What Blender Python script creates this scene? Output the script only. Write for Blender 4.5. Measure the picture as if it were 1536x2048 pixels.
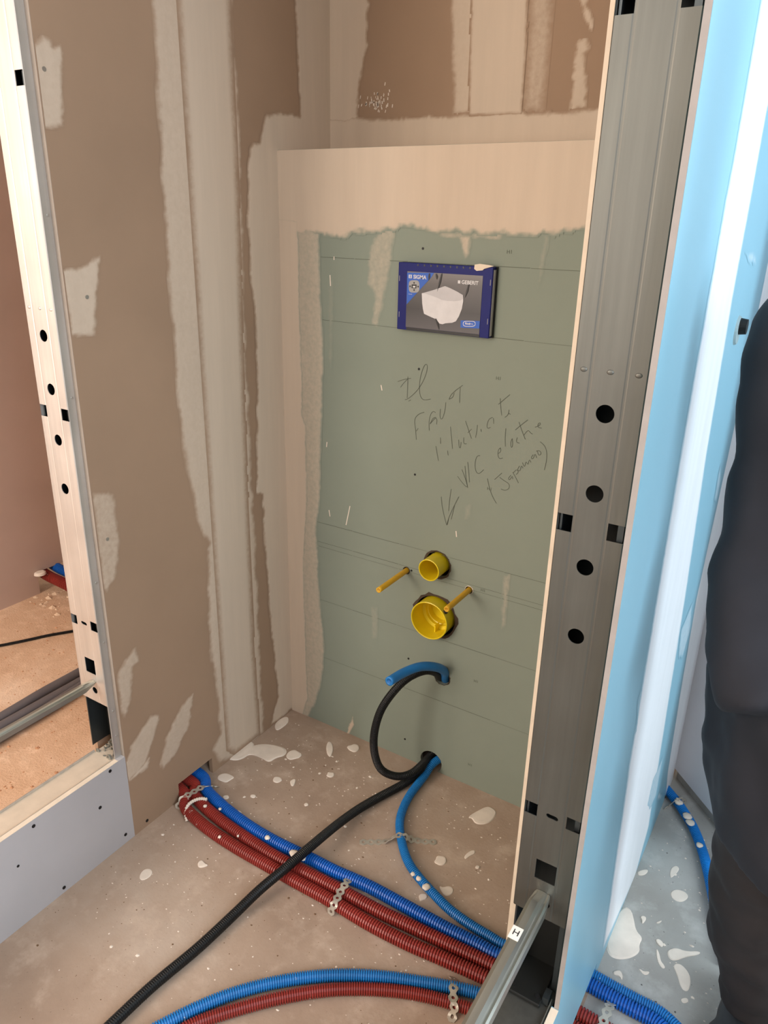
import bpy, bmesh, math, random
import numpy as np
from mathutils import Vector, Matrix
random.seed(7)
rng = np.random.default_rng(7)

for o in list(bpy.data.objects):
    bpy.data.objects.remove(o)
scene = bpy.context.scene
C = scene.collection

# ------------------------------------------------------------------ camera
FPX, YAW, PITCH, ROLL, CAMH = 1500.3, -0.55300, 0.371157, 0.0230423, 1.46
fwd = Vector((math.sin(YAW) * math.cos(PITCH), math.cos(YAW) * math.cos(PITCH), -math.sin(PITCH)))
rgt = Vector((math.cos(YAW), -math.sin(YAW), 0))
upv = rgt.cross(fwd)
rgt, upv = (math.cos(ROLL) * rgt + math.sin(ROLL) * upv), (-math.sin(ROLL) * rgt + math.cos(ROLL) * upv)
cam = bpy.data.objects.new('camera', bpy.data.cameras.new('camera'))
C.objects.link(cam)
m = Matrix((rgt, upv, -fwd)).transposed().to_4x4()
m.translation = (0, 0, CAMH)
cam.matrix_world = m
cam.data.sensor_fit = 'VERTICAL'
cam.data.sensor_height = 36
cam.data.lens = FPX / 2048 * 36
cam.data.clip_start = 0.02
scene.camera = cam

# ------------------------------------------------------------------ light
world = bpy.data.worlds.new('world')
scene.world = world
world.use_nodes = True
bg = world.node_tree.nodes['Background']
bg.inputs[0].default_value = (1.0, 0.90, 0.80, 1)
bg.inputs[1].default_value = 0.45


def area(name, loc, target, sx, sy, power, color):
    l = bpy.data.lights.new(name, 'AREA')
    l.shape = 'RECTANGLE'
    l.size, l.size_y, l.energy, l.color = sx, sy, power, color
    o = bpy.data.objects.new(name, l)
    C.objects.link(o)
    o.location = loc
    o.rotation_euler = (Vector(target) - Vector(loc)).to_track_quat('-Z', 'Y').to_euler()
    return o


# cool sky light through the windows of the room on the right, behind the camera
area('window_light_right', (1.35, -0.15, 1.75), (-0.6, 1.0, 0.5), 1.1, 1.3, 46, (0.78, 0.88, 1.0))
area('window_light_far_right', (1.9, 1.33, 1.45), (-0.19, 1.42, 0.9), 0.5, 1.8, 34, (0.70, 0.87, 1.0))
# warm sunlit windows of the room on the left
area('window_light_left', (-2.2, -1.9, 1.7), (-2.2, 1.2, 0.5), 1.2, 1.6, 66, (1.0, 0.90, 0.80))
area('window_light_left_side', (-2.58, -0.45, 1.25), (-1.2, 0.05, 0.8), 0.9, 1.8, 12, (1.0, 0.88, 0.76))
# unseen warm fill added to lift the niche, high up behind the photographer
area('fill_light_hall', (-0.5, -1.3, 2.42), (-0.8, 1.0, 0.8), 1.8, 0.9, 16, (1.0, 0.90, 0.80))

scene.view_settings.view_transform = 'Standard'
scene.view_settings.look = 'None'
scene.view_settings.gamma = 1
scene.view_settings.use_curve_mapping = False
scene.view_settings.exposure = 0.35


# ------------------------------------------------------------------ measuring helpers
def ray(x, y):
    return rgt * ((x - 768) / FPX) + upv * (-(y - 1024) / FPX) + fwd


CO = Vector((0, 0, CAMH))


def fl(x, y, z=0.0):
    d = ray(x, y)
    return CO + d * ((z - CAMH) / d.z)


def ax(x, y, X):
    d = ray(x, y)
    return CO + d * (X / d.x)


def ay(x, y, Y):
    d = ray(x, y)
    return CO + d * (Y / d.y)


XL, XR, YB, YU = -1.286, -0.19, 1.555, 1.772      # left wall face, right wall face, green wall face, upper back wall face
YPL, YPR = 0.904, 0.916                             # faces of the two steel posts
SILL, SHELF, TOP = 0.245, 1.611, 2.5
BT = 0.0125


# ------------------------------------------------------------------ object helpers
def tag(o, label=None, cat=None, group=None, kind=None):
    if label:
        o['label'] = label
    if cat:
        o['category'] = cat
    if group:
        o['group'] = group
    if kind:
        o['kind'] = kind
    return o


def link(name, me, mat=None, parent=None, smooth=False):
    o = bpy.data.objects.new(name, me)
    C.objects.link(o)
    if mat is not None:
        me.materials.append(mat)
    if parent is not None:
        o.parent = parent
    if smooth:
        for p in me.polygons:
            p.use_smooth = True
    return o


def empty(name, loc):
    o = bpy.data.objects.new(name, None)
    C.objects.link(o)
    o.location = loc
    o.empty_display_size = 0.05
    return o


def child(o, parent):
    """parent keeping world place (all meshes are authored in world space)"""
    o.parent = parent
    o.matrix_parent_inverse = Matrix.Translation(-parent.location) if parent.type == 'EMPTY' else Matrix.Identity(4)
    return o


def mesh_obj(name, verts, faces, mat=None, parent=None, smooth=False):
    me = bpy.data.meshes.new(name)
    me.from_pydata([tuple(v) for v in verts], [], faces)
    me.validate()
    me.update()
    o = link(name, me, mat, None, smooth)
    if parent is not None:
        child(o, parent)
    return o


def bm_obj(name, bm, mat=None, parent=None, smooth=False):
    bmesh.ops.recalc_face_normals(bm, faces=bm.faces)
    me = bpy.data.meshes.new(name)
    bm.to_mesh(me)
    bm.free()
    o = link(name, me, mat, None, smooth)
    if parent is not None:
        child(o, parent)
    return o


def bbox(bm, x0, x1, y0, y1, z0, z1, bevel=0):
    r = bmesh.ops.create_cube(bm, size=1)
    vs = r['verts']
    for v in vs:
        v.co = Vector(((x0 + x1) / 2 + v.co.x * (x1 - x0), (y0 + y1) / 2 + v.co.y * (y1 - y0), (z0 + z1) / 2 + v.co.z * (z1 - z0)))
    if bevel:
        es = list({e for v in vs for e in v.link_edges})
        bmesh.ops.bevel(bm, geom=es, offset=bevel, segments=2, affect='EDGES', profile=0.5)


def box(name, x0, x1, y0, y1, z0, z1, mat, parent=None, bevel=0):
    bm = bmesh.new()
    bbox(bm, x0, x1, y0, y1, z0, z1, bevel)
    return bm_obj(name, bm, mat, parent)


def cyl_bm(bm, p0, p1, r0, r1=None, seg=24, cap=True):
    p0, p1 = Vector(p0), Vector(p1)
    r1 = r0 if r1 is None else r1
    d = (p1 - p0).normalized()
    a = d.orthogonal().normalized()
    b = d.cross(a)
    A, B = [], []
    for i in range(seg):
        t = 2 * math.pi * i / seg
        u = a * math.cos(t) + b * math.sin(t)
        A.append(bm.verts.new(p0 + u * r0))
        B.append(bm.verts.new(p1 + u * r1))
    for i in range(seg):
        j = (i + 1) % seg
        bm.faces.new((A[i], A[j], B[j], B[i]))
    if cap:
        bm.faces.new(A[::-1])
        bm.faces.new(B)


def cyl(name, p0, p1, r0, mat, parent=None, r1=None, seg=20):
    bm = bmesh.new()
    cyl_bm(bm, p0, p1, r0, r1, seg)
    return bm_obj(name, bm, mat, parent)


def cut(o, cutter_bm):
    """boolean the cutter out of o for good"""
    bmesh.ops.recalc_face_normals(cutter_bm, faces=cutter_bm.faces)
    me = bpy.data.meshes.new('cutter')
    cutter_bm.to_mesh(me)
    cutter_bm.free()
    c = bpy.data.objects.new('cutter', me)
    C.objects.link(c)
    md = o.modifiers.new('cut', 'BOOLEAN')
    md.operation, md.object, md.solver = 'DIFFERENCE', c, 'EXACT'
    md.use_self = True
    dg = bpy.context.evaluated_depsgraph_get()
    new = bpy.data.meshes.new_from_object(o.evaluated_get(dg))
    o.modifiers.clear()
    old = o.data
    o.data = new
    bpy.data.meshes.remove(old)
    bpy.data.objects.remove(c)
    bpy.data.meshes.remove(me)
    return o


def bake(o):
    dg = bpy.context.evaluated_depsgraph_get()
    new = bpy.data.meshes.new_from_object(o.evaluated_get(dg))
    o.modifiers.clear()
    old = o.data
    o.data = new
    bpy.data.meshes.remove(old)
    return o


# ------------------------------------------------------------------ materials
def s2l(c):
    return tuple(((v / 255) / 12.92 if v / 255 <= 0.04045 else ((v / 255 + 0.055) / 1.055) ** 2.4) for v in c) + (1,)


def new_mat(name):
    mt = bpy.data.materials.new(name)
    mt.use_nodes = True
    nt = mt.node_tree
    b = nt.nodes['Principled BSDF']
    return mt, nt, b


def noise(nt, scale, detail=4, rough=0.55, vec=None, stretch=None):
    n = nt.nodes.new('ShaderNodeTexNoise')
    n.inputs['Scale'].default_value = scale
    n.inputs['Detail'].default_value = detail
    n.inputs['Roughness'].default_value = rough
    tc = nt.nodes.new('ShaderNodeTexCoord')
    if stretch:
        mp = nt.nodes.new('ShaderNodeMapping')
        mp.inputs['Scale'].default_value = stretch
        nt.links.new(tc.outputs['Object'], mp.inputs[0])
        nt.links.new(mp.outputs[0], n.inputs['Vector'])
    else:
        nt.links.new(tc.outputs['Object'], n.inputs['Vector'])
    return n.outputs[0]


def ramp(nt, fac, stops):
    r = nt.nodes.new('ShaderNodeValToRGB')
    e = r.color_ramp.elements
    while len(e) > 1:
        e.remove(e[-1])
    e[0].position, e[0].color = stops[0]
    for p, c in stops[1:]:
        k = e.new(p)
        k.color = c
    nt.links.new(fac, r.inputs[0])
    return r.outputs[0]


def mix(nt, fac, a, b):
    mx = nt.nodes.new('ShaderNodeMix')
    mx.data_type = 'RGBA'
    for sock, v in ((mx.inputs[0], fac), (mx.inputs[6], a), (mx.inputs[7], b)):
        if hasattr(v, 'is_output'):
            nt.links.new(v, sock)
        else:
            sock.default_value = v
    return mx.outputs[2]


def mathn(nt, op, a, b=None, clamp=False):
    n = nt.nodes.new('ShaderNodeMath')
    n.operation = op
    n.use_clamp = clamp
    for i, v in enumerate((a, b)):
        if v is None:
            continue
        if hasattr(v, 'is_output'):
            nt.links.new(v, n.inputs[i])
        else:
            n.inputs[i].default_value = v
    return n.outputs[0]


def bump(nt, b, h, strength=0.2, dist=0.002):
    n = nt.nodes.new('ShaderNodeBump')
    n.inputs['Strength'].default_value = strength
    n.inputs['Distance'].default_value = dist
    nt.links.new(h, n.inputs['Height'])
    nt.links.new(n.outputs[0], b.inputs['Normal'])


def plain(name, rgb, rough=0.6, metal=0.0, var=0.06, scale=30, spec=0.4, bumps=0.0):
    mt, nt, b = new_mat(name)
    c = s2l(rgb)
    lo = tuple(v * (1 - var) for v in c[:3]) + (1,)
    hi = tuple(min(1, v * (1 + var)) for v in c[:3]) + (1,)
    n = noise(nt, scale)
    nt.links.new(ramp(nt, n, [(0.3, lo), (0.7, hi)]), b.inputs['Base Color'])
    b.inputs['Roughness'].default_value = rough
    b.inputs['Metallic'].default_value = metal
    b.inputs['Specular IOR Level'].default_value = spec
    if bumps:
        bump(nt, b, n, bumps)
    return mt


def board(name, paper, filler, rough=0.75, streak=0.05):
    """plasterboard paper; the float attribute cov says how much filler lies on it"""
    mt, nt, b = new_mat(name)
    p, f = s2l(paper), s2l(filler)
    n1 = noise(nt, 3.0, 5)
    n2 = noise(nt, 90, 3)
    pc = ramp(nt, n1, [(0.3, tuple(v * (1 - streak * 1.6) for v in p[:3]) + (1,)), (0.7, tuple(min(1, v * (1 + streak)) for v in p[:3]) + (1,))])
    n3 = noise(nt, 5, 4, 0.6, stretch=(6, 6, 0.5))
    fc = ramp(nt, n3, [(0.25, tuple(v * 0.93 for v in f[:3]) + (1,)), (0.75, tuple(min(1, v * 1.03) for v in f[:3]) + (1,))])
    at = nt.nodes.new('ShaderNodeAttribute')
    at.attribute_name = 'cov'
    # ragged coverage: the thinner the coat the more the grain shows through
    g = mathn(nt, 'MULTIPLY', mathn(nt, 'SUBTRACT', n2, 0.5), 0.9)
    k = mathn(nt, 'MULTIPLY', mathn(nt, 'SUBTRACT', 1.0, at.outputs['Fac']), at.outputs['Fac'])
    cv = mathn(nt, 'ADD', at.outputs['Fac'], mathn(nt, 'MULTIPLY', g, mathn(nt, 'MULTIPLY', k, 3.0)), True)
    nt.links.new(mix(nt, cv, pc, fc), b.inputs['Base Color'])
    b.inputs['Roughness'].default_value = rough
    b.inputs['Specular IOR Level'].default_value = 0.3
    bump(nt, b, n2, 0.06, 0.001)
    return mt


def galv(name, rgb, rough=0.38, metal=0.85, axis=(1, 1, 0.04), var=0.18):
    mt, nt, b = new_mat(name)
    c = s2l(rgb)
    n = noise(nt, 60, 4, 0.6, stretch=axis)
    n2 = noise(nt, 9, 3)
    base = mix(nt, n2, tuple(v * (1 - var) for v in c[:3]) + (1,), tuple(min(1, v * (1 + var)) for v in c[:3]) + (1,))
    c2 = mix(nt, ramp(nt, n, [(0.3, (0, 0, 0, 1)), (0.7, (1, 1, 1, 1))]), base, tuple(v * 0.82 for v in c[:3]) + (1,))
    nt.links.new(c2, b.inputs['Base Color'])
    b.inputs['Metallic'].default_value = metal
    r = nt.nodes.new('ShaderNodeMapRange')
    r.inputs[3].default_value = rough - 0.08
    r.inputs[4].default_value = rough + 0.12
    nt.links.new(n2, r.inputs[0])
    nt.links.new(r.outputs[0], b.inputs['Roughness'])
    bump(nt, b, n, 0.05, 0.001)
    return mt


def concrete(name, a, b_, c_, scale=2.2, grit=0.25, rough=0.85):
    mt, nt, b = new_mat(name)
    n1 = noise(nt, scale, 8, 0.6)
    n2 = noise(nt, scale * 5, 6, 0.65)
    n3 = noise(nt, 160, 3)
    col = ramp(nt, n1, [(0.32, s2l(a)), (0.52, s2l(b_)), (0.7, s2l(c_))])
    col = mix(nt, ramp(nt, n2, [(0.52, (0, 0, 0, 1)), (0.75, (0.55, 0.55, 0.55, 1))]), col, s2l(tuple(min(255, v * 1.13) for v in c_)))
    col = mix(nt, ramp(nt, n3, [(0.24, (0.45, 0.45, 0.45, 1)), (0.34, (0, 0, 0, 1))]), col, s2l(tuple(v * 0.62 for v in a)))
    nt.links.new(col, b.inputs['Base Color'])
    b.inputs['Roughness'].default_value = rough
    b.inputs['Specular IOR Level'].default_value = 0.25
    h = mathn(nt, 'ADD', n2, mathn(nt, 'MULTIPLY', n3, 0.5))
    bump(nt, b, h, grit, 0.004)
    return mt


def plastic_spatter(name, rgb, rough=0.4, amount=0.62, spat=(222, 210, 198)):
    """ribbed sheath plastic with dried plaster spatter on it"""
    mt, nt, b = new_mat(name)
    c = s2l(rgb)
    n1 = noise(nt, 14, 3)
    n = noise(nt, 38, 5, 0.7)
    base = ramp(nt, n1, [(0.3, tuple(v * 0.85 for v in c[:3]) + (1,)), (0.7, tuple(min(1, v * 1.12) for v in c[:3]) + (1,))])
    f = ramp(nt, n, [(amount, (0, 0, 0, 1)), (amount + 0.035, (0.85, 0.85, 0.85, 1))])
    nt.links.new(mix(nt, f, base, s2l(spat)), b.inputs['Base Color'])
    b.inputs['Roughness'].default_value = rough
    return mt


M = {}
M['brown'] = board('brown_plasterboard', (156, 129, 105), (202, 183, 162))
M['pink'] = board('pinkish_plasterboard', (198, 174, 160), (206, 188, 168))
M['grey_board'] = board('grey_plasterboard', (176, 172, 172), (222, 218, 212))
M['green'] = board('green_plasterboard', (134, 141, 127), (200, 181, 160), streak=0.03)
M['green_daylight_tint'] = board('green_plasterboard_painted_daylight', (134, 180, 196), (236, 236, 236), streak=0.02, rough=0.4)  # same greenboard with the cool daylight tint put into its colour
M['white_wall'] = board('white_filled_board', (222, 220, 222), (235, 232, 230))
M['edge'] = plain('gypsum_edge', (222, 206, 184), 0.8, bumps=0.2)
M['floor'] = concrete('concrete_floor', (146, 124, 106), (168, 146, 127), (182, 164, 147))
M['floor_left'] = concrete('sandy_floor', (200, 162, 130), (216, 180, 148), (228, 198, 170), 4, 0.6)
M['floor_right'] = concrete('grey_concrete_floor', (150, 146, 138), (166, 163, 156), (182, 180, 174))
M['plaster'] = plain('plaster_splash', (226, 212, 196), 0.7, bumps=0.15)
M['galv_lit'] = galv('galvanised_steel_painted_lit', (212, 207, 200), 0.45, 0.75)  # lit copy of the steel: bright reflections put into the base colour
M['galv'] = galv('galvanised_steel_painted_dim', (112, 112, 106), 0.48, 0.85)  # dim copy of the steel: darker reflections put into the base colour
M['galv_shade'] = galv('galvanised_steel_painted_shade', (84, 90, 92), 0.4, 0.85)  # shade inside the posts put into the steel colour
M['galv_bar'] = galv('galvanised_bar', (186, 184, 172), 0.3, 0.85, (1, 0.04, 1))
M['black_metal'] = plain('black_plastic_base', (20, 21, 19), 0.5)
M['screw'] = plain('black_screw', (28, 28, 28), 0.5, 0.3)
M['zinc'] = plain('zinc_screw', (190, 186, 180), 0.35, 0.8)
M['strap'] = plain('strap_steel', (188, 180, 166), 0.45, 0.45, 0.15, 40)
M['red'] = plastic_spatter('red_sheath', (140, 46, 38), 0.42, 0.66)
M['blue'] = plastic_spatter('blue_sheath', (18, 92, 178), 0.40, 0.68)
M['blue2'] = plastic_spatter('light_blue_sheath', (30, 118, 186), 0.40, 0.67)
M['blue3'] = plastic_spatter('bright_blue_sheath', (20, 120, 196), 0.40, 0.67, (235, 232, 230))
M['black'] = plain('black_sheath', (14, 15, 15), 0.45)
M['greytube'] = plain('grey_conduit', (104, 98, 98), 0.4)
M['yellow'] = plain('yellow_plastic', (228, 202, 26), 0.35, spec=0.5, var=0.04)
M['yellow2'] = plain('yellow_sleeve_plastic', (214, 164, 40), 0.4, var=0.05)
M['hole'] = plain('raw_hole_edge', (70, 56, 44), 0.9, bumps=0.4)
M['pencil'] = plain('pencil', (82, 86, 74), 0.8)
M['print'] = plain('printed_mark', (96, 100, 86), 0.8)
M['plate_blue'] = plain('dark_blue_plastic', (20, 27, 98), 0.5, spec=0.2)
M['plate_black'] = plain('black_plastic', (16, 16, 18), 0.4)
M['cut_edge'] = plain('foam_edge', (178, 174, 172), 0.8)
M['paper_blue'] = plain('print_blue', (22, 84, 176), 0.45)
M['paper_white'] = plain('print_white', (206, 203, 203), 0.5)
M['paper_grey'] = plain('print_grey', (150, 148, 146), 0.5)
M['paper_dark'] = plain('print_dark', (34, 32, 32), 0.5)
M['sticker'] = plain('white_sticker', (232, 226, 214), 0.6)
M['ink'] = plain('black_ink', (18, 18, 18), 0.6)
M['jacket'] = plain('black_jacket_cloth', (24, 24, 30), 0.8, var=0.2, scale=12, bumps=0.1)
M['trousers'] = plain('dark_brown_trousers_cloth', (40, 33, 31), 0.9, var=0.2, scale=10, bumps=0.15)
M['shoe'] = plain('black_shoe_leather', (26, 26, 28), 0.5)
M['skin'] = plain('skin', (196, 152, 128), 0.55)
M['hair'] = plain('dark_hair', (44, 34, 28), 0.7, bumps=0.4)


# printed picture on the cover insert: a dark grey studio fade belongs to the print itself
def insert_material():
    mt, nt, b = new_mat('printed_insert')
    tc = nt.nodes.new('ShaderNodeTexCoord')
    sp = nt.nodes.new('ShaderNodeSeparateXYZ')
    nt.links.new(tc.outputs['Generated'], sp.inputs[0])
    nt.links.new(ramp(nt, sp.outputs[2], [(0.0, s2l((76, 72, 74))), (0.35, s2l((40, 37, 37))), (0.8, s2l((74, 68, 66))), (1.0, s2l((100, 94, 92)))]), b.inputs['Base Color'])
    b.inputs['Roughness'].default_value = 0.4
    return mt


M['insert'] = insert_material()


# ------------------------------------------------------------------ filler patches on boards
def lattice(n=64):
    return rng.random((n, n))


LAT = lattice()


def vnoise(u, v, s):
    x, y = u * s + 13.7, v * s + 5.1
    xi, yi = np.floor(x).astype(int), np.floor(y).astype(int)
    fx, fy = x - xi, y - yi
    fx, fy = fx * fx * (3 - 2 * fx), fy * fy * (3 - 2 * fy)
    g = lambda a, b: LAT[a % 64, b % 64]
    return (g(xi, yi) * (1 - fx) + g(xi + 1, yi) * fx) * (1 - fy) + (g(xi, yi + 1) * (1 - fx) + g(xi + 1, yi + 1) * fx) * fy - 0.5


def sdist(poly, U, V):
    n = len(poly)
    best = np.full(U.shape, 1e9)
    inside = np.zeros(U.shape, bool)
    for i in range(n):
        x0, y0 = poly[i]
        x1, y1 = poly[(i + 1) % n]
        dx, dy = x1 - x0, y1 - y0
        t = np.clip(((U - x0) * dx + (V - y0) * dy) / (dx * dx + dy * dy + 1e-12), 0, 1)
        best = np.minimum(best, (U - x0 - t * dx) ** 2 + (V - y0 - t * dy) ** 2)
        if abs(dy) > 1e-9:
            c = ((y0 > V) != (y1 > V)) & (U < dx * (V - y0) / dy + x0)
            inside ^= c
    d = np.sqrt(best)
    return np.where(inside, d, -d)


def patch(name, px, plane, parent, mat, feather=0.006, wob=0.006, wscale=40, amt=1.0, off=0.0004, thick=0.0008, res=0.004, lim=None, label=None):
    """a coat of filler with the outline px laid on a wall plane ('x'|'y', value, outward sign)"""
    axis, val, sgn = plane
    pts = [(ax(*p, val) if axis == 'x' else ay(*p, val)) for p in px]
    poly = [((p.y if axis == 'x' else p.x), p.z) for p in pts]
    us, vs = [p[0] for p in poly], [p[1] for p in poly]
    u0, u1, v0, v1 = min(us), max(us), min(vs), max(vs)
    if lim:
        u0, u1, v0, v1 = max(u0, lim[0]), min(u1, lim[1]), max(v0, lim[2]), min(v1, lim[3])
    nu, nv = max(4, int((u1 - u0) / res) + 2), max(4, int((v1 - v0) / res) + 2)
    U, V = np.meshgrid(np.linspace(u0, u1, nu), np.linspace(v0, v1, nv), indexing='ij')
    sd = sdist(poly, U, V)
    sd = sd + wob * (vnoise(U, V, wscale) * 1.2 + vnoise(U, V, wscale * 3.1) * 0.7) * np.exp(-np.abs(sd) / (wob * 3 + 1e-6))
    cov = np.clip(sd / feather, 0, 1)
    keep = sd > 0
    W = off + thick * cov
    idx = -np.ones(U.shape, int)
    kf = keep[:-1, :-1] | keep[1:, :-1] | keep[1:, 1:] | keep[:-1, 1:]
    used = np.zeros(U.shape, bool)
    used[:-1, :-1] |= kf
    used[1:, :-1] |= kf
    used[1:, 1:] |= kf
    used[:-1, 1:] |= kf
    idx[used] = np.arange(used.sum())
    if axis == 'x':
        co = np.stack([val + sgn * W[used], U[used], V[used]], 1)
    else:
        co = np.stack([U[used], val + sgn * W[used], V[used]], 1)
    a, b_, c, d = idx[:-1, :-1][kf], idx[1:, :-1][kf], idx[1:, 1:][kf], idx[:-1, 1:][kf]
    flip = (axis == 'x' and sgn < 0) or (axis == 'y' and sgn > 0)
    F = np.stack([a, d, c, b_] if flip else [a, b_, c, d], 1)
    me = bpy.data.meshes.new(name)
    me.from_pydata(co.tolist(), [], F.tolist())
    at = me.attributes.new('cov', 'FLOAT', 'POINT')
    at.data.foreach_set('value', (cov[used] * amt).astype(np.float32))
    me.update()
    o = link(name, me, mat, None, True)
    child(o, parent)
    if label:
        o['label'] = label
    return o


# ------------------------------------------------------------------ tubes
def catmull(pts, step):
    P = [Vector(p) for p in pts]
    P = [P[0] * 2 - P[1]] + P + [P[-1] * 2 - P[-2]]
    dense = []
    for i in range(1, len(P) - 2):
        p0, p1, p2, p3 = P[i - 1:i + 3]
        # centripetal-ish: plain catmull with many samples
        n = max(8, int((p2 - p1).length / 0.004))
        for k in range(n):
            t = k / n
            dense.append(0.5 * ((2 * p1) + (p2 - p0) * t + (2 * p0 - 5 * p1 + 4 * p2 - p3) * t * t + (3 * p1 - p0 - 3 * p2 + p3) * t ** 3))
    dense.append(P[-2])
    # light smoothing of measuring jitter
    for _ in range(12):
        dense = [dense[0]] + [(dense[i - 1] + dense[i] * 2 + dense[i + 1]) / 4 for i in range(1, len(dense) - 1)] + [dense[-1]]
    L = [0]
    for i in range(1, len(dense)):
        L.append(L[-1] + (dense[i] - dense[i - 1]).length)
    n = max(2, int(L[-1] / step))
    out, j = [], 0
    for k in range(n + 1):
        s = L[-1] * k / n
        while j < len(L) - 2 and L[j + 1] < s:
            j += 1
        t = (s - L[j]) / max(1e-9, L[j + 1] - L[j])
        out.append(dense[j].lerp(dense[j + 1], min(1, t)))
    return out


def tube(name, pts, r, mat, parent=None, rib=0.0062, depth=0.26, seg=14, hollow=None, smooth_to=None):
    """corrugated sheath (rib = pitch) or plain hose (rib=None) along pts"""
    if rib:
        prof = [1.0, 1.0, 1.0, 1.0, 1 - depth, 1 - depth]
        path = catmull(pts, rib / 6)
    else:
        prof = [1.0]
        path = catmull(pts, 0.008)
    n = len(path)
    verts, faces = [], []
    t0 = (path[1] - path[0]).normalized()
    a = t0.orthogonal().normalized()
    for i, p in enumerate(path):
        t = (path[min(n - 1, i + 1)] - path[max(0, i - 1)]).normalized()
        a = (a - t * a.dot(t)).normalized()
        b = t.cross(a)
        rr = r * prof[i % len(prof)]
        for k in range(seg):
            th = 2 * math.pi * k / seg
            verts.append(p + (a * math.cos(th) + b * math.sin(th)) * rr)
        if i:
            for k in range(seg):
                j = (k + 1) % seg
                faces.append(((i - 1) * seg + k, (i - 1) * seg + j, i * seg + j, i * seg + k))
    if hollow:   # open end at the last ring: inner wall going back in
        t = (path[-1] - path[-2]).normalized()
        base = len(verts)
        b = t.cross(a)
        for q, (rr, back) in enumerate(((r * hollow, 0), (r * hollow * 0.98, 0.03), (0.0005, 0.03))):
            for k in range(seg):
                th = 2 * math.pi * k / seg
                verts.append(path[-1] - t * back + (a * math.cos(th) + b * math.sin(th)) * rr)
        prev = (n - 1) * seg
        for q in range(3):
            cur = base + q * seg
            for k in range(seg):
                j = (k + 1) % seg
                faces.append((prev + k, prev + j, cur + j, cur + k))
            prev = cur
    else:
        faces.append(tuple(range((n - 1) * seg, n * seg)))
    faces.append(tuple(range(seg))[::-1])
    o = mesh_obj(name, verts, faces, mat, parent)
    if not rib:
        for p in o.data.polygons:
            p.use_smooth = len(p.vertices) == 4
    return o


def ribbon(bm, pts, w, nrm):
    """flat stroke of width w lying in the plane with normal nrm"""
    pts = [Vector(p) for p in pts]
    L, R = [], []
    for i, p in enumerate(pts):
        t = (pts[min(len(pts) - 1, i + 1)] - pts[max(0, i - 1)])
        s = t.cross(nrm).normalized() * (w / 2)
        L.append(bm.verts.new(p + s))
        R.append(bm.verts.new(p - s))
    for i in range(len(pts) - 1):
        bm.faces.new((L[i], L[i + 1], R[i + 1], R[i]))


def strap(pts, width_dir, label, pitch=0.0185, w=0.0195, hole=0.0036, th=0.0014):
    """galvanised perforated strap with wavy edges following pts"""
    path = catmull(pts, pitch / 12)
    L = len(path) - 1
    cells = max(2, round(L / 12))
    wd = Vector(width_dir).normalized()
    bm = bmesh.new()

    def at(s):
        f = max(0, min(L, s / (cells * pitch) * L))
        i = min(L - 1, int(f))
        return path[i].lerp(path[i + 1], f - i)

    def P(s, q):
        p = at(s)
        t = (at(s + 0.001) - at(s - 0.001)).normalized()
        wv = (wd - t * wd.dot(t)).normalized()
        return p + wv * q

    for c in range(cells):
        s0 = (c + 0.5) * pitch
        ins, outs = [], []
        for k in range(24):
            th_ = 2 * math.pi * k / 24
            ds, dq = math.cos(th_), math.sin(th_)
            ins.append(bm.verts.new(P(s0 + ds * hole, dq * hole)))
            # outer outline of one cell: wide at the hole, waisted between holes
            lo = pitch / 2
            tmax = 1e9
            if abs(ds) > 1e-6:
                tmax = lo / abs(ds)
            t = tmax
            for it in range(40):
                tt = tmax * it / 40 if tmax < 1 else 0.03 * it / 40
                ss = ds * tt
                hw = w / 2 * (0.80 + 0.20 * math.cos(2 * math.pi * ss / pitch))
                if abs(dq * tt) >= hw:
                    t = tt
                    break
            t = min(t, tmax)
            outs.append(bm.verts.new(P(s0 + ds * t, dq * t)))
        for k in range(24):
            j = (k + 1) % 24
            bm.faces.new((ins[k], outs[k], outs[j], ins[j]))
    bmesh.ops.remove_doubles(bm, verts=bm.verts, dist=0.0004)
    o = bm_obj('perforated_strap', bm, M['strap'])
    md = o.modifiers.new('thick', 'SOLIDIFY')
    md.thickness = th
    bake(o)
    tag(o, label, 'strap')
    return o


def blob(name, pts, h, mat, parent, z=0.0, nrm_axis='z', rings=(1.0, 0.93, 0.7), hs=(0.0, 0.75, 1.0)):
    """flat dried splash with rounded rim from a closed outline (world x,y)"""
    n = len(pts)
    # round the outline (Chaikin)
    P = [Vector((p[0], p[1])) for p in pts]
    for _ in range(2):
        P = [q for i in range(len(P)) for q in (P[i] * 0.75 + P[(i + 1) % len(P)] * 0.25, P[i] * 0.25 + P[(i + 1) % len(P)] * 0.75)]
    n = len(P)
    c = sum(P, Vector((0, 0))) / n
    verts, faces = [], []
    for rr, hh in zip(rings, hs):
        for p in P:
            q = c + (p - c) * rr
            verts.append((q.x, q.y, z + 0.0002 + h * hh))
    for r in range(len(rings) - 1):
        for i in range(n):
            j = (i + 1) % n
            faces.append((r * n + i, r * n + j, (r + 1) * n + j, (r + 1) * n + i))
    faces.append(tuple(range((len(rings) - 1) * n, len(rings) * n)))
    o = mesh_obj(name, verts, faces, mat, parent)
    bm = bmesh.new()
    bm.from_mesh(o.data)
    bmesh.ops.recalc_face_normals(bm, faces=bm.faces)
    bm.to_mesh(o.data)
    bm.free()
    return o


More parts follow.
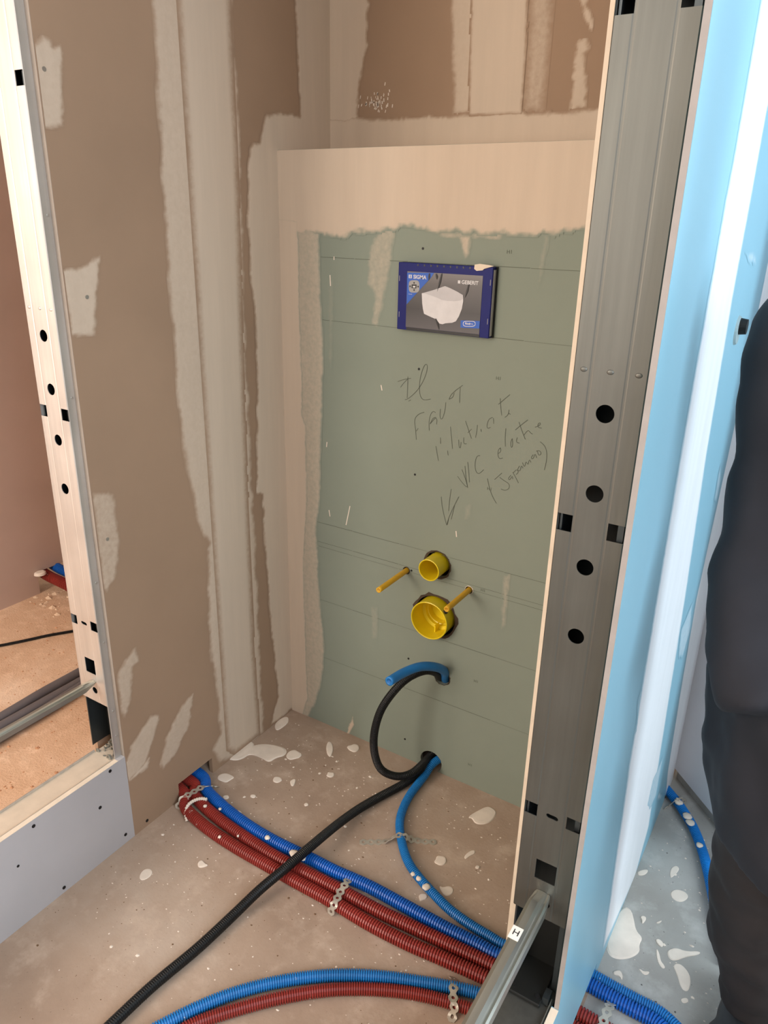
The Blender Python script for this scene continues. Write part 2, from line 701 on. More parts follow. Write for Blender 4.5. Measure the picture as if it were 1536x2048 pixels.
def text_mesh(name, body, size, loc, rot, mat, parent, align='LEFT', bold=0.0):
    cu = bpy.data.curves.new(name, 'FONT')
    cu.body = body
    cu.size = size
    cu.align_x = align
    cu.align_y = 'CENTER'
    cu.extrude = 0.0001
    cu.offset = bold
    t = bpy.data.objects.new(name, cu)
    C.objects.link(t)
    t.matrix_world = Matrix.Translation(loc) @ rot
    dg = bpy.context.evaluated_depsgraph_get()
    dg.update()
    me = bpy.data.meshes.new_from_object(t.evaluated_get(dg))
    me.transform(t.matrix_world)
    bpy.data.objects.remove(t)
    o = link(name, me, mat)
    return child(o, parent)


def flat_poly(name, pts, mat, parent, th=0.0003, nrm=(0, -1, 0)):
    bm = bmesh.new()
    n = Vector(nrm) * th
    A = [bm.verts.new(Vector(p)) for p in pts]
    B = [bm.verts.new(Vector(p) + n) for p in pts]
    bm.faces.new(A)
    bm.faces.new(B)
    for i in range(len(A)):
        j = (i + 1) % len(A)
        bm.faces.new((A[i], A[j], B[j], B[i]))
    return bm_obj(name, bm, mat, parent)


def structure(o):
    o['kind'] = 'structure'
    return o


# ================================================================== SETTING
floor = structure(box('floor', -1.365, XR, -2.5, 3.2, -0.15, 0.0, M['floor']))
floor_l = structure(box('floor_left_room', -5.0, -1.365, -2.5, 3.2, -0.15, 0.0, M['floor_left']))
floor_r = structure(box('floor_right_room', XR, 2.6, -2.5, 3.2, -0.15, 0.0, M['floor_right']))
ceil = structure(box('ceiling', -5.0, 2.6, -2.5, 3.2, TOP, TOP + 0.1, M['white_wall']))

# left wall: two boards on the steel frame; pipe hole low down
wall_l = structure(box('wall_left', XL - BT, XL, YPL + 0.020, YU, 0, TOP, M['brown']))
cb = bmesh.new()
hc = [fl(x, y, 0.02) for x, y in ((392, 1549), (355, 1585))]
bbox(cb, XL - 0.05, XL + 0.05, 1.075, 1.20, -0.01, 0.052)
cut(wall_l, cb)
wall_l2 = structure(box('wall_left_outer', XL - 0.113, XL - 0.113 + BT, YPL + 0.020, 3.1, 0, TOP, M['brown']))
cb = bmesh.new()
bbox(cb, XL - 0.15, XL - 0.08, 1.06, 1.22, -0.01, 0.052)
cut(wall_l2, cb)
edge_l = box('board_edge', XL - BT, XL - 0.0004, YPL + 0.0192, YPL + 0.020, SILL, TOP, plain('worn_board_edge', (150, 138, 126), 0.9, bumps=0.4), wall_l)

# low sill wall on the left, below the door opening
sill_l = structure(box('wall_left_sill', XL - BT, XL, -2.4, YPL + 0.020, 0, SILL, M['grey_board']))
box('board_edge', XL - BT, XL, -2.4, YPL + 0.0, SILL, SILL + 0.0006, M['edge'], sill_l)
trim1 = structure(box('trim_1', -1.365, XL - BT, -2.4, YPL + 0.06, 0, SILL - 0.004, plain('track_beige', (214, 198, 176), 0.5, 0.2)))
trim1['label'] = 'pale floor track on top of the low left sill'
box('track_lip', -1.3665, -1.3645, -2.4, YPL - 0.005, SILL - 0.03, SILL + 0.002, M['galv_lit'], trim1)
box('track_lip', XL - BT - 0.0012, XL - BT, -2.4, YPL - 0.005, SILL - 0.02, SILL + 0.001, M['galv_lit'], trim1)

# green boxing wall with real holes
wall_b = structure(box('wall_back', XL, -0.308, YB, YB + BT, 0, SHELF, M['green']))
holes = {}
HX = -0.795
for nm, (px, rr) in dict(flush=((872, 1128), 0.036), rod1=((813, 1141), 0.010), rod2=((938, 1180), 0.0105),
                         drain=((868, 1232), 0.060), hose=((884, 1354), 0.023)).items():
    c = ay(*px, YB)
    if nm in ('flush', 'drain'):
        c.x = HX
    holes[nm] = (c, rr)
hb = ay(862, 1524, YB)
cb = bmesh.new()
for c, rr in holes.values():
    cyl_bm(cb, c + Vector((0, -0.03, 0)), c + Vector((0, 0.05, 0)), rr, seg=28)
cyl_bm(cb, (hb.x, YB - 0.03, 0.026), (hb.x, YB + 0.05, 0.026), 0.034, seg=28)
cut(wall_b, cb)
shelf = structure(box('trim_2', XL, -0.308, YB + BT, YU, SHELF - 0.0125, SHELF - 0.0002, M['edge']))
shelf['label'] = 'filled shelf board on top of the green boxing wall'
wall_bu = structure(box('wall_back_upper', XL - 0.03, -0.308, YU, YU + BT, 0, TOP, M['brown']))

# right partition: board, post, board
wall_r = structure(box('wall_right', XR - 0.008, XR, YPR - 0.020, 1.905, 0, TOP, M['green_daylight_tint']))
cb = bmesh.new()
bbox(cb, XR - 0.05, XR + 0.05, 1.00, 1.185, -0.01, 0.042)
bbox(cb, XR - 0.05, XR + 0.05, 1.80, 1.86, -0.01, 0.032)
cut(wall_r, cb)
box('board_edge', XR - 0.008, XR - 0.0004, YPR - 0.0208, YPR - 0.020, SILL, TOP, plain('raw_board_edge', (150, 140, 132), 0.9, bumps=0.4), wall_r)
wall_r2 = structure(box('wall_right_inner', -0.308, -0.308 + BT, YPR + 0.0285, YU, 0, TOP, M['green']))
cb = bmesh.new()
bbox(cb, -0.35, -0.27, 0.98, 1.20, -0.01, 0.042)
cut(wall_r2, cb)
box('board_edge', -0.308, -0.308 + BT, YPR + 0.0277, YPR + 0.0285, SILL, TOP, M['edge'], wall_r2)

sill_r = structure(box('wall_right_sill', XR - BT, XR, -2.4, YPR - 0.020, 0, SILL, M['green_daylight_tint']))
box('board_edge', XR - BT, XR, -2.4, YPR - 0.022, SILL, SILL + 0.0006, M['edge'], sill_r)
sill_r2 = structure(box('wall_right_sill_inner', -0.308, -0.308 + BT, -2.4, YPR + 0.0275, 0, SILL, M['brown']))
trim3 = structure(box('trim_3', -0.2955, XR - BT, -2.4, YPR + 0.06, 0.06, SILL - 0.005, M['galv']))
trim3['label'] = 'galvanised floor track on top of the low right sill'
box('track_lip', -0.2065, -0.2050, -2.4, YPR - 0.01, SILL - 0.006, SILL + 0.003, M['galv_bar'], trim3)
box('track_lip', -0.2955, -0.2940, -2.4, YPR - 0.01, SILL - 0.006, SILL + 0.003, M['galv_bar'], trim3)

# oblique white wall closing the room on the right
w0, wd = Vector((-0.1905, 1.903, 0)), Vector((0.110, -0.116, 0)).normalized()
wn = Vector((wd.y, -wd.x, 0))
if wn.y > 0:
    wn = -wn
bm = bmesh.new()
vs = []
for s, dpt in ((0, 0), (0.42, 0), (0.42, -0.05), (0, -0.05)):
    for z in (0.035, TOP):
        p = w0 + wd * s + wn * dpt
        vs.append(bm.verts.new((p.x, p.y, z)))
for i in range(4):
    j = (i + 1) % 4
    bm.faces.new((vs[2 * i], vs[2 * j], vs[2 * j + 1], vs[2 * i + 1]))
bm.faces.new([vs[i] for i in (0, 2, 4, 6)])
bm.faces.new([vs[i] for i in (1, 3, 5, 7)])
wall_o = structure(bm_obj('wall_right_oblique', bm, M['white_wall']))
# recessed footing below that board
bm = bmesh.new()
vs = []
for s, dpt in ((0.0, -0.012), (0.42, -0.012), (0.42, -0.05), (0.0, -0.05)):
    for z in (0.0, 0.035):
        p = w0 + wd * s + wn * dpt
        vs.append(bm.verts.new((p.x, p.y, z)))
for i in range(4):
    j = (i + 1) % 4
    bm.faces.new((vs[2 * i], vs[2 * j], vs[2 * j + 1], vs[2 * i + 1]))
bm_obj('board_foot', bm, M['floor_right'], wall_o)

we = w0 + wd * 0.42
structure(box('wall_right_back', we.x, 2.55, we.y, we.y + 0.05, 0, TOP, M['white_wall']))

# wall across the left room, with a notch for the pipes
wall_lr = structure(box('wall_left_room', -2.70, -2.635, -2.4, 3.1, 0, TOP, M['pink']))
cb = bmesh.new()
bbox(cb, -2.75, -2.60, 1.595, 1.86, -0.01, 0.095)
cut(wall_lr, cb)
wall_far = structure(box('wall_left_room_back', -2.70, XL - 0.113, 2.6, 2.66, 0, TOP, M['pink']))

# ------------------------------------------------------------------ filler on the left wall
PL, PB, PU, PR = ('x', XL, 1), ('y', YB, -1), ('y', YU, -1), ('x', XR, 1)
LL = (YPL + 0.021, YU - 0.001, 0.0, TOP)
patch('plaster_joint', [(298, -40), (300, 0), (310, 120), (318, 300), (330, 500), (345, 700), (352, 800), (375, 960), (398, 1060), (415, 1085), (414, 1140), (414, 1200), (420, 1300), (432, 1400), (440, 1470), (425, 1500), (440, 1525), (470, 1512), (530, 1465),
                       (520, 1300), (512, 1100), (505, 980), (497, 800), (490, 650), (485, 500), (482, 300), (478, 200), (470, 100), (463, 0), (460, -40)], PL, wall_l, M['brown'], 0.012, 0.010, 30, 0.85, 0.0004, lim=LL)
patch('plaster_joint', [(352, -40), (353, 0), (405, 800), (452, 1500), (468, 1508), (520, 1468), (508, 1300), (494, 950), (484, 650), (474, 300), (465, 100), (460, -40)], PL, wall_l, M['brown'], 0.02, 0.004, 20, 1.0, 0.0014, lim=LL)
LLc = (YPL + 0.021, YU - 0.0005, 0.0, TOP)
patch('plaster_corner', [(588, -60), (590, 0), (594, 120), (600, 232), (560, 226), (530, 232), (524, 262), (518, 285), (500, 292), (496, 330), (494, 420), (499, 550), (510, 640), (513, 800), (512, 985), (524, 990), (530, 1100), (540, 1250), (556, 1390), (540, 1452), (600, 1405), (660, 1405), (700, 700), (700, -60)], PL, wall_l, M['brown'], 0.007, 0.008, 45, 1.0, 0.0008, lim=LLc)
for px, am in (([(58, 95), (85, 70), (100, 78), (106, 92), (125, 80), (128, 160), (127, 255), (100, 258), (84, 258)], .85),
               ([(118, 540), (150, 535), (180, 522), (203, 505), (195, 600), (190, 672), (160, 675), (142, 672)], .9),
               ([(182, 982), (228, 985), (234, 1040), (241, 1080), (238, 1120), (230, 1160), (214, 1185), (205, 1180)], .6),
               ([(232, 1350), (250, 1320), (270, 1294), (279, 1322), (266, 1335), (262, 1400), (250, 1438), (240, 1420)], .7),
               ([(243, 1540), (262, 1490), (300, 1430), (320, 1428), (312, 1470), (290, 1530), (262, 1560), (250, 1572)], .8),
               ([(318, 1530), (333, 1470), (362, 1410), (387, 1385), (380, 1450), (350, 1510), (326, 1540)], .75),
               ([(236, 1575), (262, 1552), (300, 1512), (296, 1535), (262, 1562), (245, 1572)], 1.0)):
    patch('plaster_patch', px, PL, wall_l, M['brown'], 0.008, 0.006, 60, am, 0.0004, res=0.003, lim=LL)
for x, y in ((87, 138), (173, 594), (214, 1078)):
    p = ax(x, y, XL)
    cyl('screw', p + Vector((0.0005, 0, 0)), p + Vector((0.0022, 0, 0)), 0.004, M['zinc'], wall_l)
for x, y in ((67, 1652), (220, 1542), (251, 1669), (128, 1775), (294, 1641), (36, 1732), (200, 1615)):
    p = ax(x, y, XL)
    w = sill_l if p.y < YPL + 0.02 else wall_l
    cyl('screw', p + Vector((-0.001, 0, 0)), p + Vector((0.0012, 0, 0)), 0.0042 if y != 1732 else 0.003, M['screw'], w, seg=12)

# filler on the upper back wall
UL = (XL + 0.0005, -0.309, SHELF, TOP)
patch('plaster_corner', [(640, -60), (742, -60), (738, 0), (735, 90), (720, 170), (716, 236), (700, 270), (640, 280)], PU, wall_bu, M['brown'], 0.008, 0.008, 50, 1, 0.0006, lim=UL)
patch('plaster_band', [(640, 330), (640, 238), (716, 234), (780, 238), (850, 232), (905, 229), (960, 226), (1045, 224), (1120, 226), (1200, 212), (1300, 205), (1300, 330)], PU, wall_bu, M['brown'], 0.008, 0.007, 50, 1, 0.0010, lim=UL)
patch('plaster_joint', [(898, -60), (900, 0), (904, 120), (906, 232), (1044, 228), (1050, 150), (1060, 0), (1064, -60)], PU, wall_bu, M['brown'], 0.012, 0.006, 40, 0.9, 0.0005, lim=UL)
patch('plaster_joint', [(945, -60), (943, 0), (938, 232), (1044, 228), (1052, 120), (1058, -60)], PU, wall_bu, M['brown'], 0.006, 0.003, 40, 1, 0.0015, lim=UL)
patch('plaster_joint', [(1060, -60), (1112, -60), (1106, 60), (1096, 180), (1088, 228), (1044, 228), (1052, 100)], PU, wall_bu, M['brown'], 0.02, 0.006, 40, 0.6, 0.0004, lim=UL)
patch('plaster_smear', [(1160, -60), (1184, -60), (1176, 10), (1188, 50), (1183, 64), (1172, 40), (1158, 0)], PU, wall_bu, M['brown'], 0.006, 0.006, 70, 0.9, 0.0004, lim=UL)
patch('plaster_smear', [(1154, 78), (1174, 76), (1180, 96), (1168, 108), (1176, 160), (1174, 215), (1140, 225), (1140, 180), (1148, 130)], PU, wall_bu, M['brown'], 0.008, 0.008, 70, 0.9, 0.0004, lim=UL)
bm = bmesh.new()
for k in range(60):
    px = (random.gauss(752, 16), random.gauss(206, 13))
    p = ay(*px, YU - 0.0007)
    if p.z > SHELF + 0.03:
        ribbon(bm, [p, p + Vector((random.uniform(-.002, .002), 0, random.uniform(.003, .008)))], random.uniform(.0015, .003), Vector((0, -1, 0)))
bm_obj('plaster_specks', bm, M['plaster'], wall_bu)['kind'] = 'stuff'

# filler on the green wall
GL = (XL + 0.0005, -0.309, 0.0, SHELF - 0.0005)
patch('plaster_band', [(530, 240), (530, 520), (598, 467), (660, 474), (720, 468), (768, 462), (800, 454), (835, 458), (880, 464), (960, 466), (1050, 472), (1110, 466), (1175, 458), (1300, 450), (1300, 240)], PB, wall_b, M['green'], 0.010, 0.012, 45, 1, 0.0010, lim=GL)
patch('plaster_corner', [(540, 430), (598, 440), (600, 600), (606, 760), (606, 830), (613, 850), (616, 1000), (609, 1120), (612, 1260), (617, 1400), (600, 1445), (560, 1445), (540, 900)], PB, wall_b, M['green'], 0.006, 0.004, 40, 1, 0.0012, lim=GL)
patch('plaster_corner', [(590, 440), (640, 466), (640, 560), (648, 700), (644, 850), (640, 1000), (633, 1050), (640, 1200), (650, 1300), (645, 1360), (630, 1410), (612, 1440), (590, 1440)], PB, wall_b, M['green'], 0.006, 0.005, 40, 0.62, 0.0006, lim=GL)
for px, am in (([(758, 455), (792, 455), (780, 545), (765, 620), (755, 655), (744, 648), (748, 585), (733, 565), (738, 500)], .38),
               ([(917, 470), (945, 468), (940, 508), (931, 520), (921, 500)], .75),
               ([(870, 462), (1010, 466), (1000, 480), (940, 478), (880, 476)], .45),
               ([(1088, 470), (1100, 472), (1080, 570), (1072, 590), (1078, 540)], .22),
               ([(1006, 1150), (1022, 1146), (1012, 1250), (1000, 1262), (1004, 1200)], .3),
               ([(742, 1215), (757, 1212), (756, 1280), (742, 1280)], .14),
               ([(930, 1010), (945, 1005), (938, 1040), (928, 1040)], .12),
               ([(655, 560), (668, 560), (664, 740), (658, 740)], .10)):
    patch('plaster_smear', px, PB, wall_b, M['green'], 0.008, 0.006, 60, am, 0.0003, 0.0003, 0.003, lim=GL)
for a, b_ in (((762, 770), (764, 781)), ((654, 884), (653, 894)), ((668, 513), (668, 520)), ((660, 550), (661, 572)), ((700, 1012), (692, 1050)), ((912, 1062), (913, 1074)), ((658, 1020), (660, 1033))):
    p, q = ay(*a, YB - 0.0006), ay(*b_, YB - 0.0006)
    bm = bmesh.new()
    ribbon(bm, [p, p.lerp(q, .5), q], 0.0026, Vector((0, -1, 0)))
    bm_obj('plaster_scratch', bm, M['plaster'], wall_b)
# plaster curl at the foot of the green wall
patch('plaster_smear', [(706, 1432), (709, 1450), (700, 1468), (690, 1474), (696, 1455)], PB, wall_b, M['green'], 0.004, 0.004, 80, 1, 0.0004, res=0.002, lim=GL)

# set-out lines and small marks printed on the green board
for px in (((640, 515), (1170, 541)), ((640, 640), (1147, 691)), ((700, 1061), (1093, 1167)), ((700, 1101), (1090, 1211)), ((700, 1110), (1088, 1221)), ((700, 1219), (1077, 1343)), ((700, 1335), (1063, 1470))):
    z = (ay(*px[0], YB).z + ay(*px[1], YB).z) / 2
    bm = bmesh.new()
    for s in range(6):
        xa = -1.205 + s * 0.148
        ribbon(bm, [(xa, YB - 0.0005, z + random.uniform(-.0004, .0004)), (xa + 0.146, YB - 0.0005, z + random.uniform(-.0004, .0004))], random.uniform(.0007, .0013), Vector((0, -1, 0)))
    bm_obj('printed_line', bm, M['print'], wall_b)
RY = Matrix.Rotation(math.radians(90), 4, 'X')
for x, y in ((1019, 504), (997, 757), (979, 978), (966, 1181), (952, 1363), (940, 1530)):
    text_mesh('printed_mark', 'H1', 0.011, ay(x, y, YB - 0.0005), RY, M['print'], wall_b, 'CENTER')
for x, y in ((846, 497), (838, 738), (830, 949), (823, 1141), (817, 1317), (810, 1478)):
    p = ay(x, y, YB)
    cyl('screw', p + Vector((0, 0.001, 0)), p + Vector((0, -0.001, 0)), 0.0028, M['screw'], wall_b, seg=12)

# pencilled note
HW = lambda x, y: ay(760 + x / 4.389, 720 + y / 4.389, YB - 0.0006)
strokes = [
    [(155, 190), (205, 172), (272, 160)], [(245, 145), (243, 220), (238, 335)], [(218, 348), (250, 338), (335, 258), (395, 150), (417, 60), (402, 36), (378, 70), (352, 160), (345, 250), (355, 320), (385, 352), (445, 342)],
    [(250, 362), (272, 350)], [(180, 240), (205, 205), (240, 170)],
    [(303, 550), (308, 510), (340, 475), (388, 458)], [(303, 550), (312, 610), (318, 700)], [(318, 625), (335, 600)],
    [(432, 620), (430, 540), (445, 475), (468, 450), (488, 462)], [(440, 560), (470, 525), (490, 508), (500, 530), (495, 565)], [(440, 560), (465, 510), (492, 505)],
    [(530, 430), (526, 490), (535, 522), (552, 505), (570, 440), (578, 372)],
    [(607, 345), (620, 310), (660, 270), (725, 222)], [(607, 345), (640, 325), (650, 290)], [(705, 240), (700, 300), (698, 375)],
    [(490, 755), (500, 820), (513, 885)], [(530, 680), (532, 735)], [(592, 795), (598, 838)], [(618, 585), (628, 690), (636, 780)],
    [(690, 700), (695, 770), (705, 770), (712, 720)], [(735, 680), (735, 735), (760, 735)], [(750, 535), (775, 610), (802, 690)], [(770, 640), (805, 605)],
    [(855, 570), (848, 630), (838, 682)], [(885, 605), (888, 630)], [(990, 505), (960, 515), (940, 560), (942, 603), (970, 590)], [(995, 510), (998, 560)],
    [(1055, 335), (1058, 400), (1068, 487)], [(1038, 390), (1085, 350), (1140, 303)], [(1132, 437), (1125, 480), (1095, 503)], [(1125, 465), (1145, 478)],
    [(680, 1020), (720, 1075), (770, 1123), (745, 1030), (718, 960)], [(770, 895), (778, 980), (785, 1075)], [(745, 930), (755, 1040), (770, 1123)],
    [(878, 840), (850, 845), (833, 910), (840, 975), (868, 1000), (910, 962)],
    [(1058, 770), (1038, 790), (1035, 840), (1050, 868), (1078, 860)], [(1040, 820), (1062, 800), (1055, 770)], [(1105, 600), (1098, 670), (1100, 760)],
    [(1160, 690), (1145, 730), (1155, 775), (1165, 740), (1160, 690)], [(1205, 680), (1195, 720), (1225, 730)], [(1220, 545), (1245, 620), (1275, 697)], [(1187, 615), (1240, 570), (1297, 525)],
    [(1262, 660), (1300, 615), (1320, 640), (1340, 650)], [(1360, 590), (1400, 575), (1410, 552), (1390, 555), (1385, 590), (1420, 598)],
    [(942, 1040), (960, 1120), (985, 1195), (1022, 1260)], [(1005, 1050), (1070, 992)], [(1050, 1030), (1090, 1060), (1135, 1090), (1130, 1130), (1095, 1145), (1062, 1132)],
    [(1150, 1010), (1125, 1040), (1140, 1055), (1160, 1015), (1165, 1045)], [(1165, 985), (1190, 1030), (1215, 1080)], [(1170, 990), (1200, 960), (1215, 985), (1195, 1005)],
    [(1225, 930), (1205, 965), (1230, 975), (1240, 925), (1255, 950)], [(1250, 900), (1270, 945), (1280, 885), (1300, 925), (1310, 870), (1325, 900)], [(1345, 830), (1325, 860), (1345, 870), (1360, 820), (1375, 860)], [(1380, 800), (1395, 840), (1415, 820), (1400, 795), (1370, 800)],
    [(1405, 717), (1450, 760), (1465, 830), (1458, 900), (1442, 965)],
    [(537, 1200), (545, 1290), (572, 1405), (585, 1450)], [(625, 1133), (610, 1230), (602, 1325)], [(585, 1450), (600, 1395), (640, 1300), (692, 1200)], [(655, 1270), (625, 1400)], [(592, 1445), (603, 1385)],
]
bm = bmesh.new()
for st in strokes:
    p = [HW(*q) for q in st]
    if len(p) > 2:
        p = catmull(p, 0.003)
    ribbon(bm, p, 0.00125, Vector((0, -1, 0)))
note = bm_obj('pencil_writing', bm, M['pencil'], wall_b)
note['label'] = 'slanting pencilled note scribbled on the green board'

# ragged raw rims where the holes were cut through the board
for nm, (c, rr) in holes.items():
    bm = bmesh.new()
    n = 30
    A, B = [], []
    for i in range(n):
        t = 2 * math.pi * i / n
        j = rr * (1.06 + random.uniform(-.02, .10))
        A.append(bm.verts.new((c.x + math.cos(t) * rr * 0.985, YB - 0.0012, c.z + math.sin(t) * rr * 0.985)))
        B.append(bm.verts.new((c.x + math.cos(t) * j, YB - 0.0004, c.z + math.sin(t) * j)))
    for i in range(n):
        k = (i + 1) % n
        bm.faces.new((A[i], A[k], B[k], B[i]))
    bm_obj('hole_rim', bm, M['hole'] if nm not in ('rod2',) else M['edge'], wall_b)

# filler on the daylit face of the right partition
RL = (YPR - 0.019, 1.902, 0.0, TOP)
patch('plaster_joint', [(1560, -100), (1522, 0), (1470, 300), (1415, 600), (1362, 900), (1312, 1200), (1258, 1530), (1212, 1850), (1205, 1900), (1268, 1760), (1298, 1650), (1370, 1200), (1415, 900), (1465, 600), (1520, 300), (1575, 0), (1590, -100)], PR, wall_r, M['green_daylight_tint'], 0.016, 0.004, 20, 1, 0.0002, 0.0003, lim=RL)
patch('plaster_corner', [(1640, 0), (1580, 300), (1510, 650), (1480, 800), (1425, 1050), (1392, 1200), (1358, 1400), (1335, 1545), (1330, 1600), (1360, 1580), (1440, 1200), (1700, 200)], PR, wall_r, M['green_daylight_tint'], 0.006, 0.003, 30, 1, 0.0002, 0.0003, lim=RL)
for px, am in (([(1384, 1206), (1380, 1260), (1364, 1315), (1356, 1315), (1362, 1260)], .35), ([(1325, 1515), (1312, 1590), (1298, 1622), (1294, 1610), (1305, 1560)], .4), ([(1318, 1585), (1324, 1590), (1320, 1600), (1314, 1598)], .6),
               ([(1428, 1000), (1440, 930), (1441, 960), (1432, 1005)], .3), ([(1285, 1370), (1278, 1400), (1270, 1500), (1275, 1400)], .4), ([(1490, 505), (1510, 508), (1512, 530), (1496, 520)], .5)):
    patch('plaster_smear', px, PR, wall_r, M['green_daylight_tint'], 0.01, 0.006, 60, am, 0.0004, 0.0003, 0.004, lim=RL)

# ------------------------------------------------------------------ floor splashes
def splash(px, h=0.0025, where=None, jit=0.0):
    pts = [fl(*p) for p in px]
    c = sum(pts, Vector()) / len(pts)
    par = where or (floor_r if c.x > XR else floor)
    return blob('plaster_splash', [(p.x, p.y) for p in pts], h, M['plaster'], par)


def ell(cx, cy, rx, ry, n=9, j=0.28, rot=0):
    out = []
    for i in range(n):
        t = 2 * math.pi * i / n
        k = 1 + random.uniform(-j, j)
        x, y = rx * k * math.cos(t), ry * k * math.sin(t)
        out.append((cx + x * math.cos(rot) - y * math.sin(rot), cy + x * math.sin(rot) + y * math.cos(rot)))
    return out


for e in ((880, 1721, 12, 9), (845, 1795, 9, 8), (450, 1555, 16, 10), (588, 1509, 14, 11), (660, 1500, 7, 17), (707, 1497, 12, 9), (554, 1561, 9, 6), (586, 1565, 6, 7), (505, 1593, 6, 3), (660, 1550, 8, 5), (452, 1595, 6, 5), (612, 1610, 5, 3), (955, 1735, 4, 4), (740, 1780, 12, 8)):
    splash(ell(*e))
splash([(941, 1630), (955, 1622), (975, 1612), (988, 1618), (994, 1626), (985, 1642), (968, 1650), (950, 1648), (944, 1637), (936, 1636)])
splash([(878, 1772), (884, 1776), (900, 1772), (908, 1780), (904, 1790), (890, 1793), (882, 1784)])
splash([(418, 1512), (440, 1505), (462, 1500), (480, 1504), (500, 1493), (528, 1487), (560, 1492), (575, 1500), (570, 1512), (552, 1516), (538, 1526), (522, 1516), (500, 1508), (486, 1518), (470, 1522), (450, 1517), (425, 1520)], 0.003)
splash([(432, 1500), (452, 1490), (480, 1488), (500, 1480), (512, 1492), (490, 1512), (468, 1522), (445, 1512)], 0.004)
splash([(548, 1450), (560, 1438), (576, 1432), (578, 1445), (562, 1458), (552, 1462)])
splash([(395, 1725), (404, 1720), (410, 1728), (418, 1731), (404, 1736), (396, 1735)])
splash([(282, 1745), (290, 1738), (302, 1738), (306, 1746), (298, 1756), (284, 1762), (278, 1756)], 0.0014)
splash([(928, 1712), (940, 1702), (950, 1700), (950, 1708), (940, 1712), (930, 1720)], 0.0014)
splash([(1212, 1880), (1222, 1850), (1245, 1812), (1262, 1818), (1268, 1840), (1272, 1862), (1286, 1876), (1278, 1890), (1280, 1905), (1262, 1917), (1235, 1920), (1215, 1910)], 0.003)
splash([(1336, 1900), (1352, 1896), (1372, 1904), (1402, 1903), (1398, 1910), (1372, 1914), (1352, 1922), (1340, 1920), (1334, 1908)])
splash([(1310, 1880), (1318, 1878), (1328, 1888), (1324, 1896), (1316, 1890)])
splash([(1312, 1895), (1318, 1905), (1322, 1925), (1332, 1936), (1324, 1938), (1314, 1922)], 0.0012)
splash([(1345, 1930), (1360, 1926), (1378, 1945), (1382, 1965), (1376, 1985), (1362, 1978), (1354, 1950)], 0.0015)
splash([(1340, 1785), (1352, 1778), (1372, 1784), (1378, 1796), (1362, 1806), (1344, 1798)], 0.0012)
splash([(1340, 1738), (1352, 1730), (1360, 1738), (1350, 1750), (1340, 1758)], 0.001)
splash([(1225, 1944), (1240, 1940), (1246, 1952), (1244, 1962), (1238, 1952), (1228, 1950)])
splash([(1276, 1936), (1286, 1944), (1300, 1943), (1296, 1950), (1286, 1950)], 0.0015)
splash([(1280, 1834), (1288, 1832), (1294, 1838), (1284, 1850), (1284, 1840)])
splash([(1310, 1846), (1326, 1840), (1318, 1848)], 0.001)
splash([(1275, 1742), (1298, 1738), (1292, 1750), (1276, 1752)], 0.0012)
splash([(1248, 2000), (1264, 2005), (1274, 2008), (1268, 2014), (1252, 2008)], 0.0012)
splash([(1360, 1998), (1374, 1995), (1378, 2004), (1366, 2008)], 0.001)

# crumbs nobody could count
def crumbs(name, n, fn, par, mat, r0, r1):
    vs, fs = [], []
    for k in range(n):
        p = fn()
        if p is None:
            continue
        r = random.uniform(r0, r1) * (1 if random.random() < .85 else 2)
        h = r * random.uniform(.25, .7)
        b0 = len(vs)
        nn = 5
        a0 = random.uniform(0, 6)
        st = random.uniform(.4, 1)
        for i in range(nn):
            t = a0 + 2 * math.pi * i / nn
            vs.append((p[0] + r * math.cos(t) * random.uniform(.6, 1.2), p[1] + r * math.sin(t) * st, 0.0001))
        vs.append((p[0], p[1], h))
        for i in range(nn):
            fs.append((b0 + i, b0 + (i + 1) % nn, b0 + nn))
    o = mesh_obj(name, vs, fs, mat, par)
    o['kind'] = 'stuff'
    return o


crumbs('plaster_crumbs', 520, lambda: (random.uniform(-1.25, -0.33), random.triangular(0.5, 1.54, 1.4)), floor, M['plaster'], .0008, .0028)
crumbs('dirt_crumbs', 500, lambda: (random.uniform(-1.26, -0.33), random.uniform(0.4, 1.5)), floor, plain('dirt', (110, 84, 60), .9), .0006, .0018)
crumbs('plaster_crumbs', 420, lambda: (random.uniform(-0.17, .5), random.uniform(0.9, 1.8)), floor_r, M['plaster'], .0008, .0028)
crumbs('dirt_crumbs', 260, lambda: (random.uniform(-0.17, .5), random.uniform(0.9, 1.8)), floor_r, plain('grey_dirt', (96, 92, 88), .9), .0006, .0016)
crumbs('sand_crumbs', 1400, lambda: (random.uniform(-2.6, -1.38), random.uniform(0.2, 1.8)), floor_l, plain('sand', (190, 140, 104), .9), .0015, .005)
crumbs('rubble_crumbs', 60, lambda: (random.uniform(-2.62, -2.4), random.uniform(1.5, 1.75)), floor_l, plain('rubble', (220, 190, 160), .9), .003, .01)


